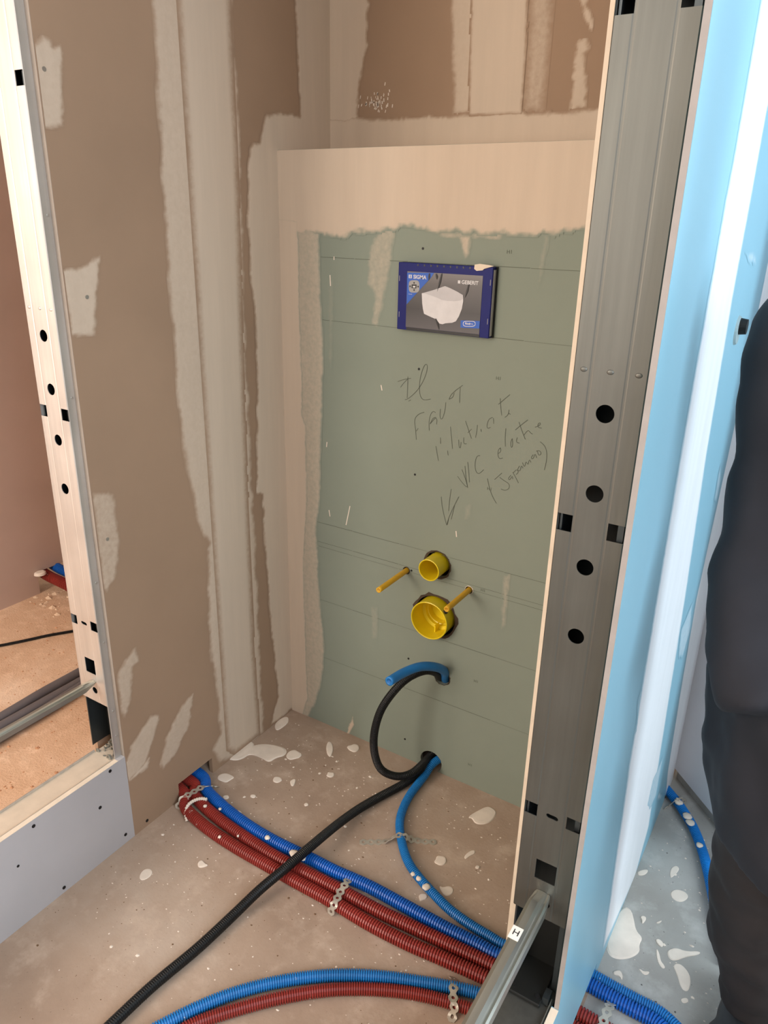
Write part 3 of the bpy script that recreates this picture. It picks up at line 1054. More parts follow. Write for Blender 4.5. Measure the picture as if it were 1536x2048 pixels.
# ------------------------------------------------------------------ steel posts
def make_post(x0, y0, zoff, mat, label, base):
    """galvanised frame post: outer U with punched web, inner C stud behind it. x0 = left edge of web"""
    W = 0.0912
    root = empty('steel_door_post', (x0 + W / 2, y0, SILL))
    # outer U with shallow rolled creases in the web
    prof = [(0, 0.024), (0, 0.0015), (0.0015, 0), (0.020, 0), (0.0215, 0.0004), (0.0235, 0.0004), (0.025, 0), (0.064, 0), (0.0655, 0.0004), (0.0675, 0.0004), (0.069, 0), (W - 0.0015, 0), (W, 0.0015), (W, 0.024)]
    th = 0.0012
    inner = []
    for i, (u, v) in enumerate(prof):
        if i in (0, 1):
            inner.append((u + th, v if i == 0 else v + 0.0006))
        elif i in (len(prof) - 1, len(prof) - 2):
            inner.append((u - th, v if i == len(prof) - 1 else v + 0.0006))
        else:
            inner.append((min(max(u, th + 0.0008), W - th - 0.0008), v + th))
    ring = prof + inner[::-1]
    bm = bmesh.new()
    A = [bm.verts.new((x0 + u, y0 + v, SILL)) for u, v in ring]
    B = [bm.verts.new((x0 + u, y0 + v, TOP)) for u, v in ring]
    n = len(ring)
    for i in range(n):
        j = (i + 1) % n
        bm.faces.new((A[i], A[j], B[j], B[i]))
    bm.faces.new(A)
    bm.faces.new(B)
    prof_o = bm_obj('outer_profile', bm, mat)
    cb = bmesh.new()
    cx_ = x0 + W * 0.505

    def hole_box(xa, xb, za, zb, y1=0.012):
        bbox(cb, x0 + xa, x0 + xb, y0 - 0.02, y0 + y1, za, zb)

    for z in (1.2365, 1.1315, 1.0270, 0.9215):
        cyl_bm(cb, (cx_, y0 - 0.02, z + zoff), (cx_, y0 + 0.012, z + zoff), 0.0116, seg=28)
    for z in (1.6730, 1.0840, 0.6020):
        hh = 0.012 if z > 0.7 else 0.0115
        hole_box(0.0008, 0.0215, z - hh + zoff, z + hh + zoff, 0.006)
        hole_box(W - 0.0225, W - 0.0006, z - hh + zoff, z + hh + zoff, 0.006)
    # slot
    cyl_bm(cb, (cx_ - 0.006, y0 - 0.02, 0.6015 + zoff), (cx_ - 0.006, y0 + 0.012, 0.6015 + zoff), 0.0036, seg=16)
    cyl_bm(cb, (cx_ + 0.006, y0 - 0.02, 0.6005 + zoff), (cx_ + 0.006, y0 + 0.012, 0.6005 + zoff), 0.0036, seg=16)
    hole_box(cx_ - x0 - 0.006, cx_ - x0 + 0.006, 0.5974 + zoff, 0.6046 + zoff)
    hole_box(0.030, 0.064, 0.470 + zoff, 0.509 + zoff)
    cyl_bm(cb, (cx_ + 0.006, y0 - 0.02, 0.425 + zoff), (cx_ + 0.006, y0 + 0.012, 0.425 + zoff), 0.0085, seg=20)
    cut(prof_o, cb)
    cb = bmesh.new()
    hole_box(-0.004, W - 0.0012, SILL - 0.02, 0.394 + zoff, 0.03)
    cut(prof_o, cb)
    child(prof_o, root)
    # inner C stud, open side towards the viewer
    iw, dp, lip = W - 0.006, 0.050, 0.008
    xa, ya = x0 + 0.003, y0 + 0.006
    lp_ = 0.003
    r2 = [(lp_, 0), (0, 0), (0, dp), (iw, dp), (iw, 0), (iw - lip, 0), (iw - lip, 0.0012), (iw - 0.0012, 0.0012), (iw - 0.0012, dp - 0.0012), (0.0012, dp - 0.0012), (0.0012, 0.0012), (lp_, 0.0012)]
    bm = bmesh.new()
    A = [bm.verts.new((xa + u, ya + v, SILL)) for u, v in r2]
    B = [bm.verts.new((xa + u, ya + v, TOP)) for u, v in r2]
    for i in range(len(r2)):
        j = (i + 1) % len(r2)
        bm.faces.new((A[i], A[j], B[j], B[i]))
    bm.faces.new(A)
    bm.faces.new(B)
    bm_obj('inner_stud', bm, M['galv_shade'], root)
    # pressed dimples and screws in the flange
    for u in (0.013, 0.046, 0.080):
        bm = bmesh.new()
        r = bmesh.ops.create_uvsphere(bm, u_segments=12, v_segments=6, radius=1)
        for v in bm.verts:
            v.co = Vector((x0 + u + v.co.x * 0.0045, y0 + v.co.y * 0.0012, 1.288 + zoff + v.co.z * 0.0032))
        bm_obj('pressed_dimple', bm, mat, root, True)
    for z in (1.455, 1.118, 0.71, 0.375, 0.56, 0.305):
        cyl('screw', (x0 + W - 0.0005, y0 + 0.013, z + zoff), (x0 + W + 0.0016, y0 + 0.013, z + zoff), 0.0027, M['zinc'], root, seg=12)
    if base:
        b0 = box('base_plate', x0 + 0.012, x0 + W - 0.016, y0 - 0.034, y0 + 0.050, SILL - 0.003, SILL + 0.004, M['black_metal'], root, 0.002)
        cyl('plate_screw', (x0 + 0.022, y0 - 0.020, SILL + 0.004), (x0 + 0.022, y0 - 0.020, SILL + 0.0055), 0.0045, M['screw'], b0, seg=14)
        cyl('plate_screw', (x0 + 0.066, y0 - 0.020, SILL + 0.004), (x0 + 0.066, y0 - 0.020, SILL + 0.0055), 0.0045, M['screw'], b0, seg=14)
        box('base_clip', x0 + 0.0125, x0 + W - 0.0165, y0 + 0.046, y0 + 0.0505, SILL, SILL + 0.13, M['black_metal'], root)
        box('base_clip', x0 + W - 0.0165, x0 + W - 0.006, y0 - 0.022, y0 - 0.002, SILL - 0.003, SILL + 0.012, M['galv_shade'], root)
    tag(root, label, 'post')
    return root


post_l = make_post(-1.3895, YPL, 0.0, M['galv_lit'], 'bright galvanised steel door post with punched holes on the left sill', False)
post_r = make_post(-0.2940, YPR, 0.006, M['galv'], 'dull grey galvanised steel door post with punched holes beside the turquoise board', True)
bm = bmesh.new()
for k in range(26):
    p = Vector((random.uniform(-1.37, -1.31), random.uniform(.90, .95), SILL - 0.004))
    cyl_bm(bm, p, p + Vector((random.uniform(-.004, .004), random.uniform(-.004, .004), random.uniform(.003, .012))), random.uniform(.002, .006), .001, 5)
bm_obj('plaster_debris', bm, plain('debris', (120, 116, 104), .9), trim1)['kind'] = 'stuff'


# spacer bars running from the posts towards the viewer
def bar(x, y0, z, y1, w, label, sticker):
    root = empty('spacer_bar', (x, y0, z))
    h = w * 0.9
    prof = [(-w / 2, -h / 2), (w / 2, -h / 2), (w / 2, h * 0.18), (w * 0.40, h * 0.30), (w * 0.30, h * 0.24), (w * 0.22, h * 0.40), (w * 0.05, h * 0.5), (-w * 0.30, h * 0.5), (-w / 2, h * 0.30)]
    bm = bmesh.new()
    rings = []
    for yy, sc in ((y0 - 0.0005, (0.75, 0.25)), (y0 - 0.006, (0.85, 0.4)), (y0 - 0.030, (1, 1)), ((y0 + y1) / 2, (1, 1)), (y1, (1, 1))):
        rings.append([bm.verts.new((x + u * sc[0], yy, z + v * sc[1] + (h / 2) * (1 - sc[1]) * 0.4)) for u, v in prof])
    for a, b_ in zip(rings, rings[1:]):
        for i in range(len(prof)):
            j = (i + 1) % len(prof)
            bm.faces.new((a[i], a[j], b_[j], b_[i]))
    bm.faces.new(rings[0])
    bm.faces.new(rings[-1])
    bm_obj('bar_profile', bm, M['galv_bar'], root)
    if sticker:
        st = box('sticker', x - w * 0.49, x + w * 0.06, sticker - 0.012, sticker + 0.012, z + h * 0.49, z + h * 0.5 + 0.0006, M['sticker'], root)
        st['label'] = 'white paper sticker with a black letter'
        text_mesh('letter', 'H', 0.015, (x - w * 0.20, sticker, z + h * 0.5 + 0.0009), Matrix.Identity(4), M['ink'], st, 'CENTER')
    tag(root, label, 'metal bar')
    return root


bar_r = bar(-0.246, YPR, 0.448, -0.6, 0.030, 'grey-green galvanised bar with an H sticker fixed to the right post', 0.815)
bar_l = bar(-1.337, YPL, 0.448, -0.6, 0.019, 'thin shiny galvanised bar fixed to the foot of the left post', None)

# ------------------------------------------------------------------ sheathed pipes
def T(px, z):
    return [fl(x, y, z) for x, y in px]


rA = 0.0150
V = lambda *a: Vector(a)
A_blue = [(392, 1549), (411, 1577), (442, 1609), (486, 1644), (533, 1674), (577, 1697), (624, 1719), (668, 1742), (736, 1772), (810, 1812), (892, 1857), (950, 1886), (1005, 1914)]
A_red1 = [(369, 1560), (386, 1586), (408, 1612), (442, 1641), (486, 1672), (538, 1706), (570, 1724), (611, 1745), (668, 1774), (755, 1821), (833, 1858), (911, 1895), (986, 1931)]
A_red2 = [(355, 1581), (369, 1612), (387, 1633), (421, 1661), (473, 1695), (538, 1732), (590, 1762), (658, 1799), (736, 1846), (814, 1886), (892, 1920), (974, 1957)]


def lead_in(px, yy):
    p = T(px, rA + 0.001)
    p[0] = V(XL + 0.012, p[0].y, rA + 0.004)
    return [V(XL - 0.30, yy + 0.06, rA + .002), V(XL - 0.10, yy + 0.01, rA + .002)] + p


b = lead_in(A_blue, 1.165)
b = b + [V(-0.30, 1.150, rA + .001), V(-0.12, 1.147, rA + .001), V(-0.04, 1.138, rA + .001), V(0.05, 1.06, rA + .001), V(0.10, 0.88, rA + .001), V(0.11, 0.4, rA + .001)]
tag(tube('corrugated_pipe', b, rA, M['blue']), 'dark blue corrugated pipe lying behind the two red ones', 'pipe')
b = lead_in(A_red1, 1.130)
b = b + [V(-0.30, 1.082, rA + .001), V(-0.12, 1.078, rA + .001), V(-0.06, 1.065, rA + .001), V(0.015, 0.99, rA + .001), V(0.06, 0.84, rA + .001), V(0.07, 0.4, rA + .001)]
tag(tube('corrugated_pipe', b, rA, M['red']), 'red corrugated pipe lying in the middle of the three-pipe bundle', 'pipe')
b = lead_in(A_red2, 1.098)
b = b + [V(-0.30, 1.048, rA + .001), V(-0.12, 1.044, rA + .001), V(-0.08, 1.033, rA + .001), V(-0.015, 0.965, rA + .001), V(0.02, 0.82, rA + .001), V(0.03, 0.4, rA + .001)]
tag(tube('corrugated_pipe', b, rA, M['red']), 'red corrugated pipe at the near edge of the three-pipe bundle', 'pipe')

# thinner blue pipe from the hole in the green wall
rW = 0.0112
wc = [(873, 1520), (849, 1552), (823, 1585), (806, 1617), (799, 1650), (806, 1695), (818, 1727), (837, 1754), (861, 1781), (900, 1820), (943, 1851), (982, 1874), (1013, 1891)]
p = T(wc, rW + 0.001)
p[0] = ay(873, 1521, YB - 0.002)
p[1] = fl(849, 1552, 0.02)
p = [V(p[0].x + 0.05, YB + 0.10, 0.03)] + p + [V(-0.30, 1.178, rW + .001), V(-0.12, 1.176, rW + .001), V(-0.03, 1.166, rW + .001), V(0.075, 1.08, rW + .001), V(0.13, 0.88, rW + .001), V(0.145, 0.4, rW + .001)]
tag(tube('corrugated_pipe', p, rW, M['blue2'], rib=0.0048), 'thin light blue corrugated pipe curving from the low hole in the green wall', 'pipe')

# front pair at the bottom of the picture
rB = 0.0125
B_blue = [(250, 2095), (290, 2070), (336, 2045), (396, 2015), (470, 1986), (560, 1963), (658, 1951), (755, 1953), (833, 1963), (900, 1974), (962, 1989)]
B_red = [(300, 2098), (350, 2070), (396, 2045), (470, 2020), (560, 1996), (658, 1980), (755, 1979), (833, 1988), (900, 2005), (951, 2022)]
p = T(B_blue, rB + .001) + [V(-0.30, 1.012, rB + .001), V(-0.25, 1.010, rB + .001)]
pl = p[0] + (p[0] - p[2])
tag(tube('corrugated_pipe', [pl + (p[0] - p[2])] + [pl] + p, rB, M['blue2'], rib=0.005), 'blue corrugated pipe arching across the foreground beside a red one', 'pipe')
p = T(B_red, rB + .001) + [V(-0.30, 0.982, rB + .001), V(-0.25, 0.980, rB + .001)]
pl = p[0] + (p[0] - p[2])
tag(tube('corrugated_pipe', [pl + (p[0] - p[2])] + [pl] + p, rB, M['red'], rib=0.005), 'red corrugated pipe arching across the foreground, nearest the camera', 'pipe')

# black sheath crossing the floor
rK = 0.0115
bk = [((849, 1536), .03), ((810, 1566), .014), ((757, 1595), .014), ((716, 1619), .018), ((672, 1651), .028), ((619, 1695), .045), ((575, 1733), .046), ((520, 1779), .030), ((470, 1827), .018), ((396, 1896), .013), ((307, 1970), .013), ((233, 2039), .013), ((180, 2090), .013), ((60, 2200), .013)]
p = [fl(x, y, z) for (x, y), z in bk]
h0 = ay(858, 1519, YB - 0.002)
p = [V(h0.x + 0.03, YB + 0.10, 0.045), V(h0.x, h0.y, max(.03, h0.z))] + p
tag(tube('corrugated_conduit', p, rK, M['black'], rib=0.0045, depth=0.07), 'black corrugated conduit running diagonally over the red and blue pipes', 'conduit')
# black loop from the upper hole to the lower hole
lp = [((884, 1356), 1.575), ((872, 1345), 1.53), ((850, 1341), 1.49), ((817, 1355), 1.455), ((788, 1382), 1.425), ((761, 1422), 1.40), ((748, 1470), 1.385), ((750, 1511), 1.39), ((764, 1541), 1.405), ((794, 1553), 1.430), ((823, 1547), 1.46), ((849, 1524), 1.52), ((860, 1512), 1.56)]
p = [ay(x, y, Y) for (x, y), Y in lp]
for q in p:
    q.z = max(q.z, 0.013)
p = [p[0] + V(0.02, 0.06, -0.02)] + p + [V(p[-1].x + 0.02, YB + 0.08, 0.05)]
tag(tube('corrugated_conduit', p, 0.0108, M['black'], rib=0.0045, depth=0.08), 'black corrugated conduit looping between the two round holes in the green wall', 'conduit')
# blue hose end
hz = [((891, 1359), 1.575), ((889, 1343), 1.545), ((872, 1334), 1.505), ((841, 1333), 1.46), ((808, 1345), 1.41), ((778, 1363), 1.35)]
p = [ay(x, y, Y) for (x, y), Y in hz]
p = [p[0] + V(0.01, 0.06, -0.04)] + p
tag(tube('blue_hose', p, 0.0118, M['blue2'], rib=None, hollow=0.55, seg=20), 'smooth blue hose end sticking out of the green wall below the yellow sleeves', 'hose')

# pipes of the room on the right
rR = 0.0125
p = T([(1338, 1580), (1352, 1601), (1370, 1627), (1387, 1656), (1405, 1702), (1418, 1751), (1428, 1800), (1442, 1856), (1462, 1930)], rR + .001)
p[0] = V(XR - 0.005, p[0].y + 0.002, rR + .001)
p = [V(XR - 0.07, 1.90, rR)] + p
tag(tube('corrugated_pipe', p, rR, M['blue3'], rib=0.005), 'bright blue corrugated pipe beside the white wall, next to the person in black', 'pipe')

# left room: pipes through the wall notch, grey conduits, cable
for yy, zz, mt, lb, rr in ((1.635, 0.045, M['red'], 'red pipe coming through the wall notch of the left room', 0.022), (1.685, 0.060, M['blue'], 'blue pipe coming through the wall notch of the left room', 0.020)):
    p = [V(-2.69, yy + .01, zz + .022), V(-2.62, yy, zz + .020), V(-2.50, yy, zz + .012), V(-2.38, yy - 0.01, zz), V(-2.2, yy - 0.05, rr + .004), V(-2.0, yy - 0.10, rr + .001), V(-1.75, 1.45 + (yy - 1.635), rr + .001)]
    tag(tube('wall_pipe', p, rr, mt, rib=0.0065), lb, 'pipe')
bm_p = blob('plaster_lump', [(-2.628, 1.57), (-2.60, 1.58), (-2.595, 1.61), (-2.62, 1.625), (-2.64, 1.60)], 0.012, M['plaster'], wall_lr, 0.09)
for i, (a, b_, lb) in enumerate((((0, 1437), (165, 1342), 'grey conduit on the sandy floor, farthest of the three'), ((0, 1455), (165, 1362), 'grey conduit on the sandy floor, middle of the three'), ((0, 1474), (165, 1372), 'grey conduit on the sandy floor, nearest of the three'))):
    zz = 0.019
    q0, q1 = fl(*a, zz), fl(*b_, zz)
    d = (q1 - q0)
    tag(tube('floor_conduit', [q0 - d * 2.0, q0 - d, q0, q0 + d * .5 + V(.004 * (i - 1), 0, 0), q1, q1 + d * 0.8], 0.017, M['greytube'], rib=None, seg=16), lb, 'conduit')
q = [fl(x, y, 0.006) for x, y in ((-700, 1400), (-350, 1352), (-120, 1312), (0, 1291), (50, 1281), (100, 1270), (146, 1262), (200, 1250), (300, 1222))]
tag(tube('floor_cable', q, 0.0055, M['black'], rib=0.004, seg=8), 'thin black cable lying across the sandy floor of the left room', 'cable')

# ------------------------------------------------------------------ perforated straps
zt = 2 * rA + 0.003
a = [fl(700, 1751, 0.002), fl(697, 1758, zt * .8), fl(688, 1772, zt), fl(681, 1783, zt * .93), fl(675, 1795, zt), fl(668, 1808, zt * .95), fl(664, 1818, zt * .55), fl(659, 1829, 0.002)]
strap(a, (1, 0, 0), 'perforated metal strap over the three-pipe bundle, right of the black conduit')
a = [fl(437, 1574, .002), fl(425, 1572, zt * .4), fl(410, 1571, zt), fl(398, 1577, zt), fl(386, 1584, zt), fl(373, 1591, zt), fl(362, 1602, zt * .7), fl(355, 1618, .002)]
strap(a, (1, 0.6, 0), 'perforated metal strap over the pipe bundle where it leaves the left wall')
zw = 2 * rW + 0.002
a = [fl(719, 1684, .0015), fl(745, 1684, .0015), fl(770, 1683, .002), fl(785, 1674, zw * .7), fl(799, 1669, zw), fl(814, 1675, zw * .7), fl(828, 1680, .002), fl(850, 1683, .0015), fl(873, 1684, .0015)]
strap(a, (0, 1, 0), 'perforated metal strap lying flat across the thin blue pipe')
zb = 2 * rB + 0.003
a = [fl(907, 1954, .002), fl(908, 1963, zb * .8), fl(907, 1976, zb), fl(906, 1990, zb * .9), fl(907, 2004, zb), fl(908, 2016, zb * .8), fl(905, 2030, .004), fl(903, 2044, .002)]
strap(a, (1, 0, 0), 'perforated metal strap over the foreground blue and red pipe pair')
a = [fl(1226, 1998, .002), fl(1222, 2006, zt * .7), fl(1216, 2018, zt), fl(1210, 2034, zt * .95), fl(1203, 2052, zt), fl(1196, 2070, zt), fl(1190, 2085, zt * .6), fl(1186, 2098, .002)]
strap(a, (1, 0.1, 0), 'perforated metal strap over the pipes beyond the turquoise board')
zr = 2 * rR + 0.002
a = [fl(1327, 1618, .0015), fl(1338, 1612, .002), fl(1346, 1606, zr * .7), fl(1355, 1600, zr), fl(1364, 1600, zr * .7), fl(1370, 1606, .003)]
strap(a, (0.5, 1, 0), 'perforated metal strap holding the bright blue pipe by the white wall', w=0.018)

# dried plaster lumps stuck on pipes
def lump(px, z, r, parent_name_label, sx=1.0):
    c = fl(*px, z)
    bm = bmesh.new()
    bmesh.ops.create_icosphere(bm, subdivisions=2, radius=1)
    for v in bm.verts:
        k = 1 + random.uniform(-.18, .18)
        v.co = Vector((c.x + v.co.x * r * k * sx, c.y + v.co.y * r * k, c.z + v.co.z * 0.0035 * k))
    par = next(o for o in C.objects if o.get('label') == parent_name_label)
    bm_obj('plaster_lump', bm, M['plaster'], par, True)


LB = 'dark blue corrugated pipe lying behind the two red ones'
LR1 = 'red corrugated pipe lying in the middle of the three-pipe bundle'
LR2 = 'red corrugated pipe at the near edge of the three-pipe bundle'
LW = 'thin light blue corrugated pipe curving from the low hole in the green wall'
LRt = 'bright blue corrugated pipe beside the white wall, next to the person in black'
lump((535, 1675), zt - .003, 0.007, LB)
lump((590, 1708), zt - .003, 0.011, LB, 1.5)
lump((606, 1716), zt - .004, 0.008, LB)
lump((440, 1618), zt - .003, 0.004, LB)
lump((475, 1627), zt - .012, 0.009, LB, 1.6)
lump((852, 1774), zw - .002, 0.010, LW)
lump((838, 1757), zw - .004, 0.007, LW)
lump((826, 1748), zw - .006, 0.006, LW)
lump((1357, 1604), zr - .001, 0.011, LRt)
lump((1375, 1632), zr - .001, 0.012, LRt)
lump((1380, 1645), zr - .002, 0.012, LRt)
lump((1399, 1690), zr - .001, 0.008, LRt)
lump((410, 1612), zt, 0.005, LR1)
lump((476, 1672), zt - .003, 0.003, LR1)
lump((439, 1674), zt - .003, 0.004, LR2)
# plaster ridge across the two red pipes
ri = [fl(374, 1642, .006), fl(371, 1625, .02), fl(376, 1610, zt), fl(388, 1601, zt), fl(402, 1597, zt), fl(414, 1599, zt)]
o = tube('plaster_ridge', ri, 0.0045, M['plaster'], next(o for o in C.objects if o.get('label') == LR2), rib=0.006, depth=.25, seg=8)

# ------------------------------------------------------------------ yellow protection sleeves
def sleeve(c, r, y_front, wall_t, label, inner_ring):
    root = empty('protective_sleeve', (c.x, YB, c.z))
    n = 48
    rows = [(r, YB + 0.04), (r, y_front + 0.004), (r + 0.0006, y_front + 0.001), (r - wall_t * .5, y_front), (r - wall_t, y_front + 0.001)]
    if inner_ring:
        rows += [(r - wall_t - 0.001, y_front + 0.055), (r - 0.012, y_front + 0.057), (r - 0.0125, y_front + 0.066), (r - 0.015, y_front + 0.067), (r - 0.016, y_front + 0.085), (0.0005, y_front + 0.086)]
    else:
        rows += [(r - wall_t - 0.001, y_front + 0.075), (r - 0.006, y_front + 0.077), (r - 0.007, y_front + 0.10), (0.0005, y_front + 0.101)]
    verts, faces = [], []
    for rr, yy in rows:
        for k in range(n):
            t = 2 * math.pi * k / n
            verts.append((c.x + rr * math.cos(t), yy, c.z + rr * math.sin(t)))
    for q in range(len(rows) - 1):
        for k in range(n):
            j = (k + 1) % n
            faces.append((q * n + k, q * n + j, (q + 1) * n + j, (q + 1) * n + k))
    o = mesh_obj('sleeve_tube', verts, faces, M['yellow'], root)
    bm = bmesh.new()
    bm.from_mesh(o.data)
    bmesh.ops.recalc_face_normals(bm, faces=bm.faces)
    bm.to_mesh(o.data)
    bm.free()
    for f in o.data.polygons:
        f.use_smooth = True
    o.data.set_sharp_from_angle(angle=math.radians(35))
    tag(root, label, 'sleeve')
    return root


f1 = ax(857, 1141, HX)
f2 = ax(857, 1242, HX)
S1 = sleeve(V(HX, 0, f1.z), 0.0285, f1.y, 0.0022, 'small open yellow plastic sleeve in the green wall, upper of two', False)
S2 = sleeve(V(HX, 0, f2.z), 0.0525, f2.y, 0.0025, 'large open yellow plastic sleeve below the smaller one', True)
box('moulded_tab', HX + 0.000, HX + 0.003, f2.y + 0.035, f2.y + 0.056, f2.z - 0.049, f2.z - 0.030, M['yellow'], S2)
bmx = cyl('moulded_mark', (HX + 0.040, f2.y + 0.012, f2.z + 0.0335), (HX + 0.043, f2.y + 0.012, f2.z + 0.036), 0.006, M['paper_dark'], S2, seg=14)


def rod(c, tip_y, label):
    root = empty('rod_sleeve', (c.x, YB, c.z))
    tube('sleeve_tube', [V(c.x, YB + 0.03, c.z), V(c.x, YB, c.z), V(c.x, (YB + tip_y) / 2, c.z), V(c.x, tip_y, c.z)], 0.0072, M['yellow2'], root, rib=None, hollow=0.6, seg=18)
    tag(root, label, 'sleeve')


c1, c2 = holes['rod1'][0], holes['rod2'][0]
rod(c1, ax(757, 1178, c1.x).y, 'thin yellow rod sleeve poking out left of the small yellow sleeve')
rod(c2, ax(893, 1216, c2.x).y, 'thin yellow rod sleeve poking out above the large yellow sleeve')

# ------------------------------------------------------------------ blue cover box of the flush plate
YF = 1.536
Q = lambda x, y, dy=0.0: ay(780 + x / 6.678, 510 + y / 6.678, YF - dy)
tl, br_ = Q(110, 95), Q(1330, 1090)
x0, x1 = Q(105, 500).x, Q(1350, 600).x
z1, z0 = Q(600, 120).z, Q(500, 1030).z
cover = empty('flush_plate_cover', ((x0 + x1) / 2, YF, z0))
bm = bmesh.new()
bbox(bm, x0, x1, YF, YB + 0.01, z0, z1, 0.0012)
bm_obj('cover_box', bm, M['plate_blue'], cover)
box('side_panel', x1 - 0.0002, x1 + 0.0012, YF + 0.004, YB, z0 + 0.004, z1 - 0.006, M['cut_edge'], cover)
box('side_rim', x1 + 0.0002, x1 + 0.004, YB - 0.005, YB, z0, z1, M['plate_black'], cover)
ix0, ix1 = Q(222, 600).x, Q(1222, 600).x
iz1, iz0 = Q(700, 245).z, Q(700, 1010).z
ins = box('printed_insert', ix0, ix1, YF - 0.0006, YF + 0.0002, iz0, iz1, M['insert'], cover)
box('bottom_clip', ix0 + 0.002, ix1 + 0.001, YF - 0.001, YF + 0.012, iz0 - 0.006, iz0 - 0.0003, M['plate_black'], cover)
YI = 0.0008


def pr(name, pts, mat, lift=0.0):
    P = [Q(x, y, YI + lift) for x, y in pts]
    for q in P:
        q.x, q.z = min(max(q.x, ix0), ix1), min(max(q.z, iz0), iz1)
    return flat_poly(name, P, mat, cover, 0.0002)


pr('blue_triangle', [(222, 235), (590, 235), (550, 300), (430, 430), (222, 660)], M['paper_blue'])
bowl = [(425, 510), (470, 500), (600, 462), (735, 415), (800, 440), (900, 490), (975, 535), (978, 620), (960, 720), (920, 820), (880, 885), (830, 905), (740, 912), (700, 925), (660, 915), (635, 880), (610, 855), (540, 825), (455, 785), (440, 720), (430, 640)]
pr('printed_toilet_bowl', bowl, M['paper_white'], 0.0003)
pr('printed_toilet_lid', [(425, 510), (470, 500), (600, 462), (735, 415), (800, 440), (900, 490), (975, 535), (978, 585), (940, 608), (850, 618), (760, 612), (690, 600), (640, 575), (560, 545), (480, 520)], plain('print_pale_grey', (186, 183, 184), .5), 0.0006)
pr('printed_blue_badge', [(945, 872), (1218, 884), (1214, 985), (942, 970)], M['paper_blue'], 0.0003)
for a, b_ in (((690, 250), (630, 490)), ((615, 250), (625, 330)), ((1050, 395), (1000, 575)), ((610, 850), (655, 1000)), ((525, 245), (515, 340))):
    dx = 9
    pr('printed_dark_shard', [(a[0] - 6, a[1]), (a[0] + dx, a[1]), ((a[0] + b_[0]) / 2 + dx + 8, (a[1] + b_[1]) / 2), b_, ((a[0] + b_[0]) / 2 - dx, (a[1] + b_[1]) / 2)], M['paper_dark'], 0.0009)
tag(cover, 'blue box with a printed toilet picture set in the green wall', 'cover box')
# actuator emblem
ec = (322, 420)
pr('printed_emblem', [(ec[0] + 72 * (math.copysign(abs(math.cos(t)) ** .6, math.cos(t))), ec[1] + 84 * math.copysign(abs(math.sin(t)) ** .6, math.sin(t))) for t in [2 * math.pi * i / 24 for i in range(24)]], M['paper_grey'], 0.0003)
for dx, dy in ((0, -48), (0, 48), (-54, -2), (54, 2)):
    pr('printed_dot', [(ec[0] + dx + 10 * math.cos(t), ec[1] + dy + 13 * math.sin(t)) for t in [2 * math.pi * i / 8 for i in range(8)]], M['paper_dark'], 0.0006)
pr('printed_square', [(290, 392), (356, 394), (352, 446), (288, 443)], M['paper_dark'], 0.0006)
pr('printed_square', [(306, 412), (340, 413), (336, 436), (305, 434)], M['paper_white'], 0.0009)
pr('printed_bars', [(252, 262), (292, 264), (290, 312), (250, 308)], M['paper_white'], 0.0003)
pr('printed_bars', [(268, 270), (277, 270), (275, 306), (266, 304)], M['paper_blue'], 0.0006)
pr('printed_bars', [(908, 338), (942, 340), (940, 382), (906, 380)], M['paper_white'], 0.0003)
k = (Q(100, 0).x - Q(0, 0).x) / 100     # metres per crop pixel along x near the left
text_mesh('printed_text', 'SIGMA', 0.0115, Q(312, 292, YI + .0003), RY, M['paper_white'], cover, 'LEFT', 0.0003)
text_mesh('printed_text', 'GEBERIT', 0.0108, Q(955, 364, YI + .0003), RY, M['paper_white'], cover, 'LEFT', 0.0003)
text_mesh('printed_text', 'Rimfree', 0.0062, Q(1056, 920, YI + .0012), RY, M['paper_white'], cover, 'CENTER', 0.0002)
for r0, mt, lf in ((1.0, M['paper_white'], .0006), (0.86, M['paper_blue'], .0009)):
    pr('printed_oval', [(1058 + 84 * (r0 if r0 == 1 else .91) * math.copysign(abs(math.cos(t)) ** .5, math.cos(t)), 919 + 38 * (r0 if r0 == 1 else .78) * math.copysign(abs(math.sin(t)) ** .7, math.sin(t))) for t in [2 * math.pi * i / 28 for i in range(28)]], mt, lf)
text_mesh('printed_text', '2-mm', 0.004, Q(248, 520, YI + .0003), RY, M['paper_white'], cover)
for i in range(9):
    c = Q(375 + i * 87, 128 + i * 3.5)
    box('cover_slot', c.x - .0018, c.x + .0018, YF - 0.0004, YF + 0.001, z1 - 0.0062, z1 - 0.0022, M['plate_black'], cover)
for x, y in ((128, 310), (122, 790), (1342, 370), (1303, 890)):
    c = Q(x, y)
    box('clip_mark', c.x - .0006, c.x + .0006, YF - .0004, YF + .0004, c.z - .006, c.z + .006, M['paper_grey'], cover)
torn = flat_poly('torn_plaster', [Q(1135, 128, .001), Q(1200, 118, .001), Q(1330, 135, .001), Q(1390, 150, .001), Q(1330, 165, .001), Q(1260, 185, .001), Q(1240, 205, .001), Q(1160, 212, .001), Q(1128, 185, .001)], M['edge'], cover, 0.0015)

# ------------------------------------------------------------------ bolt on the daylit face
c = ax(1474, 656, XR)
bolt = empty('wall_plug', (XR, c.y, c.z))
cyl('plug_ring', (XR, c.y, c.z - .004), (XR + .004, c.y, c.z - .004), 0.026, plain('plug_grey', (150, 170, 172), .5), bolt, 0.024, 24)
cyl('plug_core', (XR + 0.004, c.y + .002, c.z + 0.003), (XR + .016, c.y + .002, c.z + .003), 0.0145, M['ink'], bolt, 0.013, 24)
tag(bolt, 'round black-centred plug on the turquoise board beside the person', 'plug')

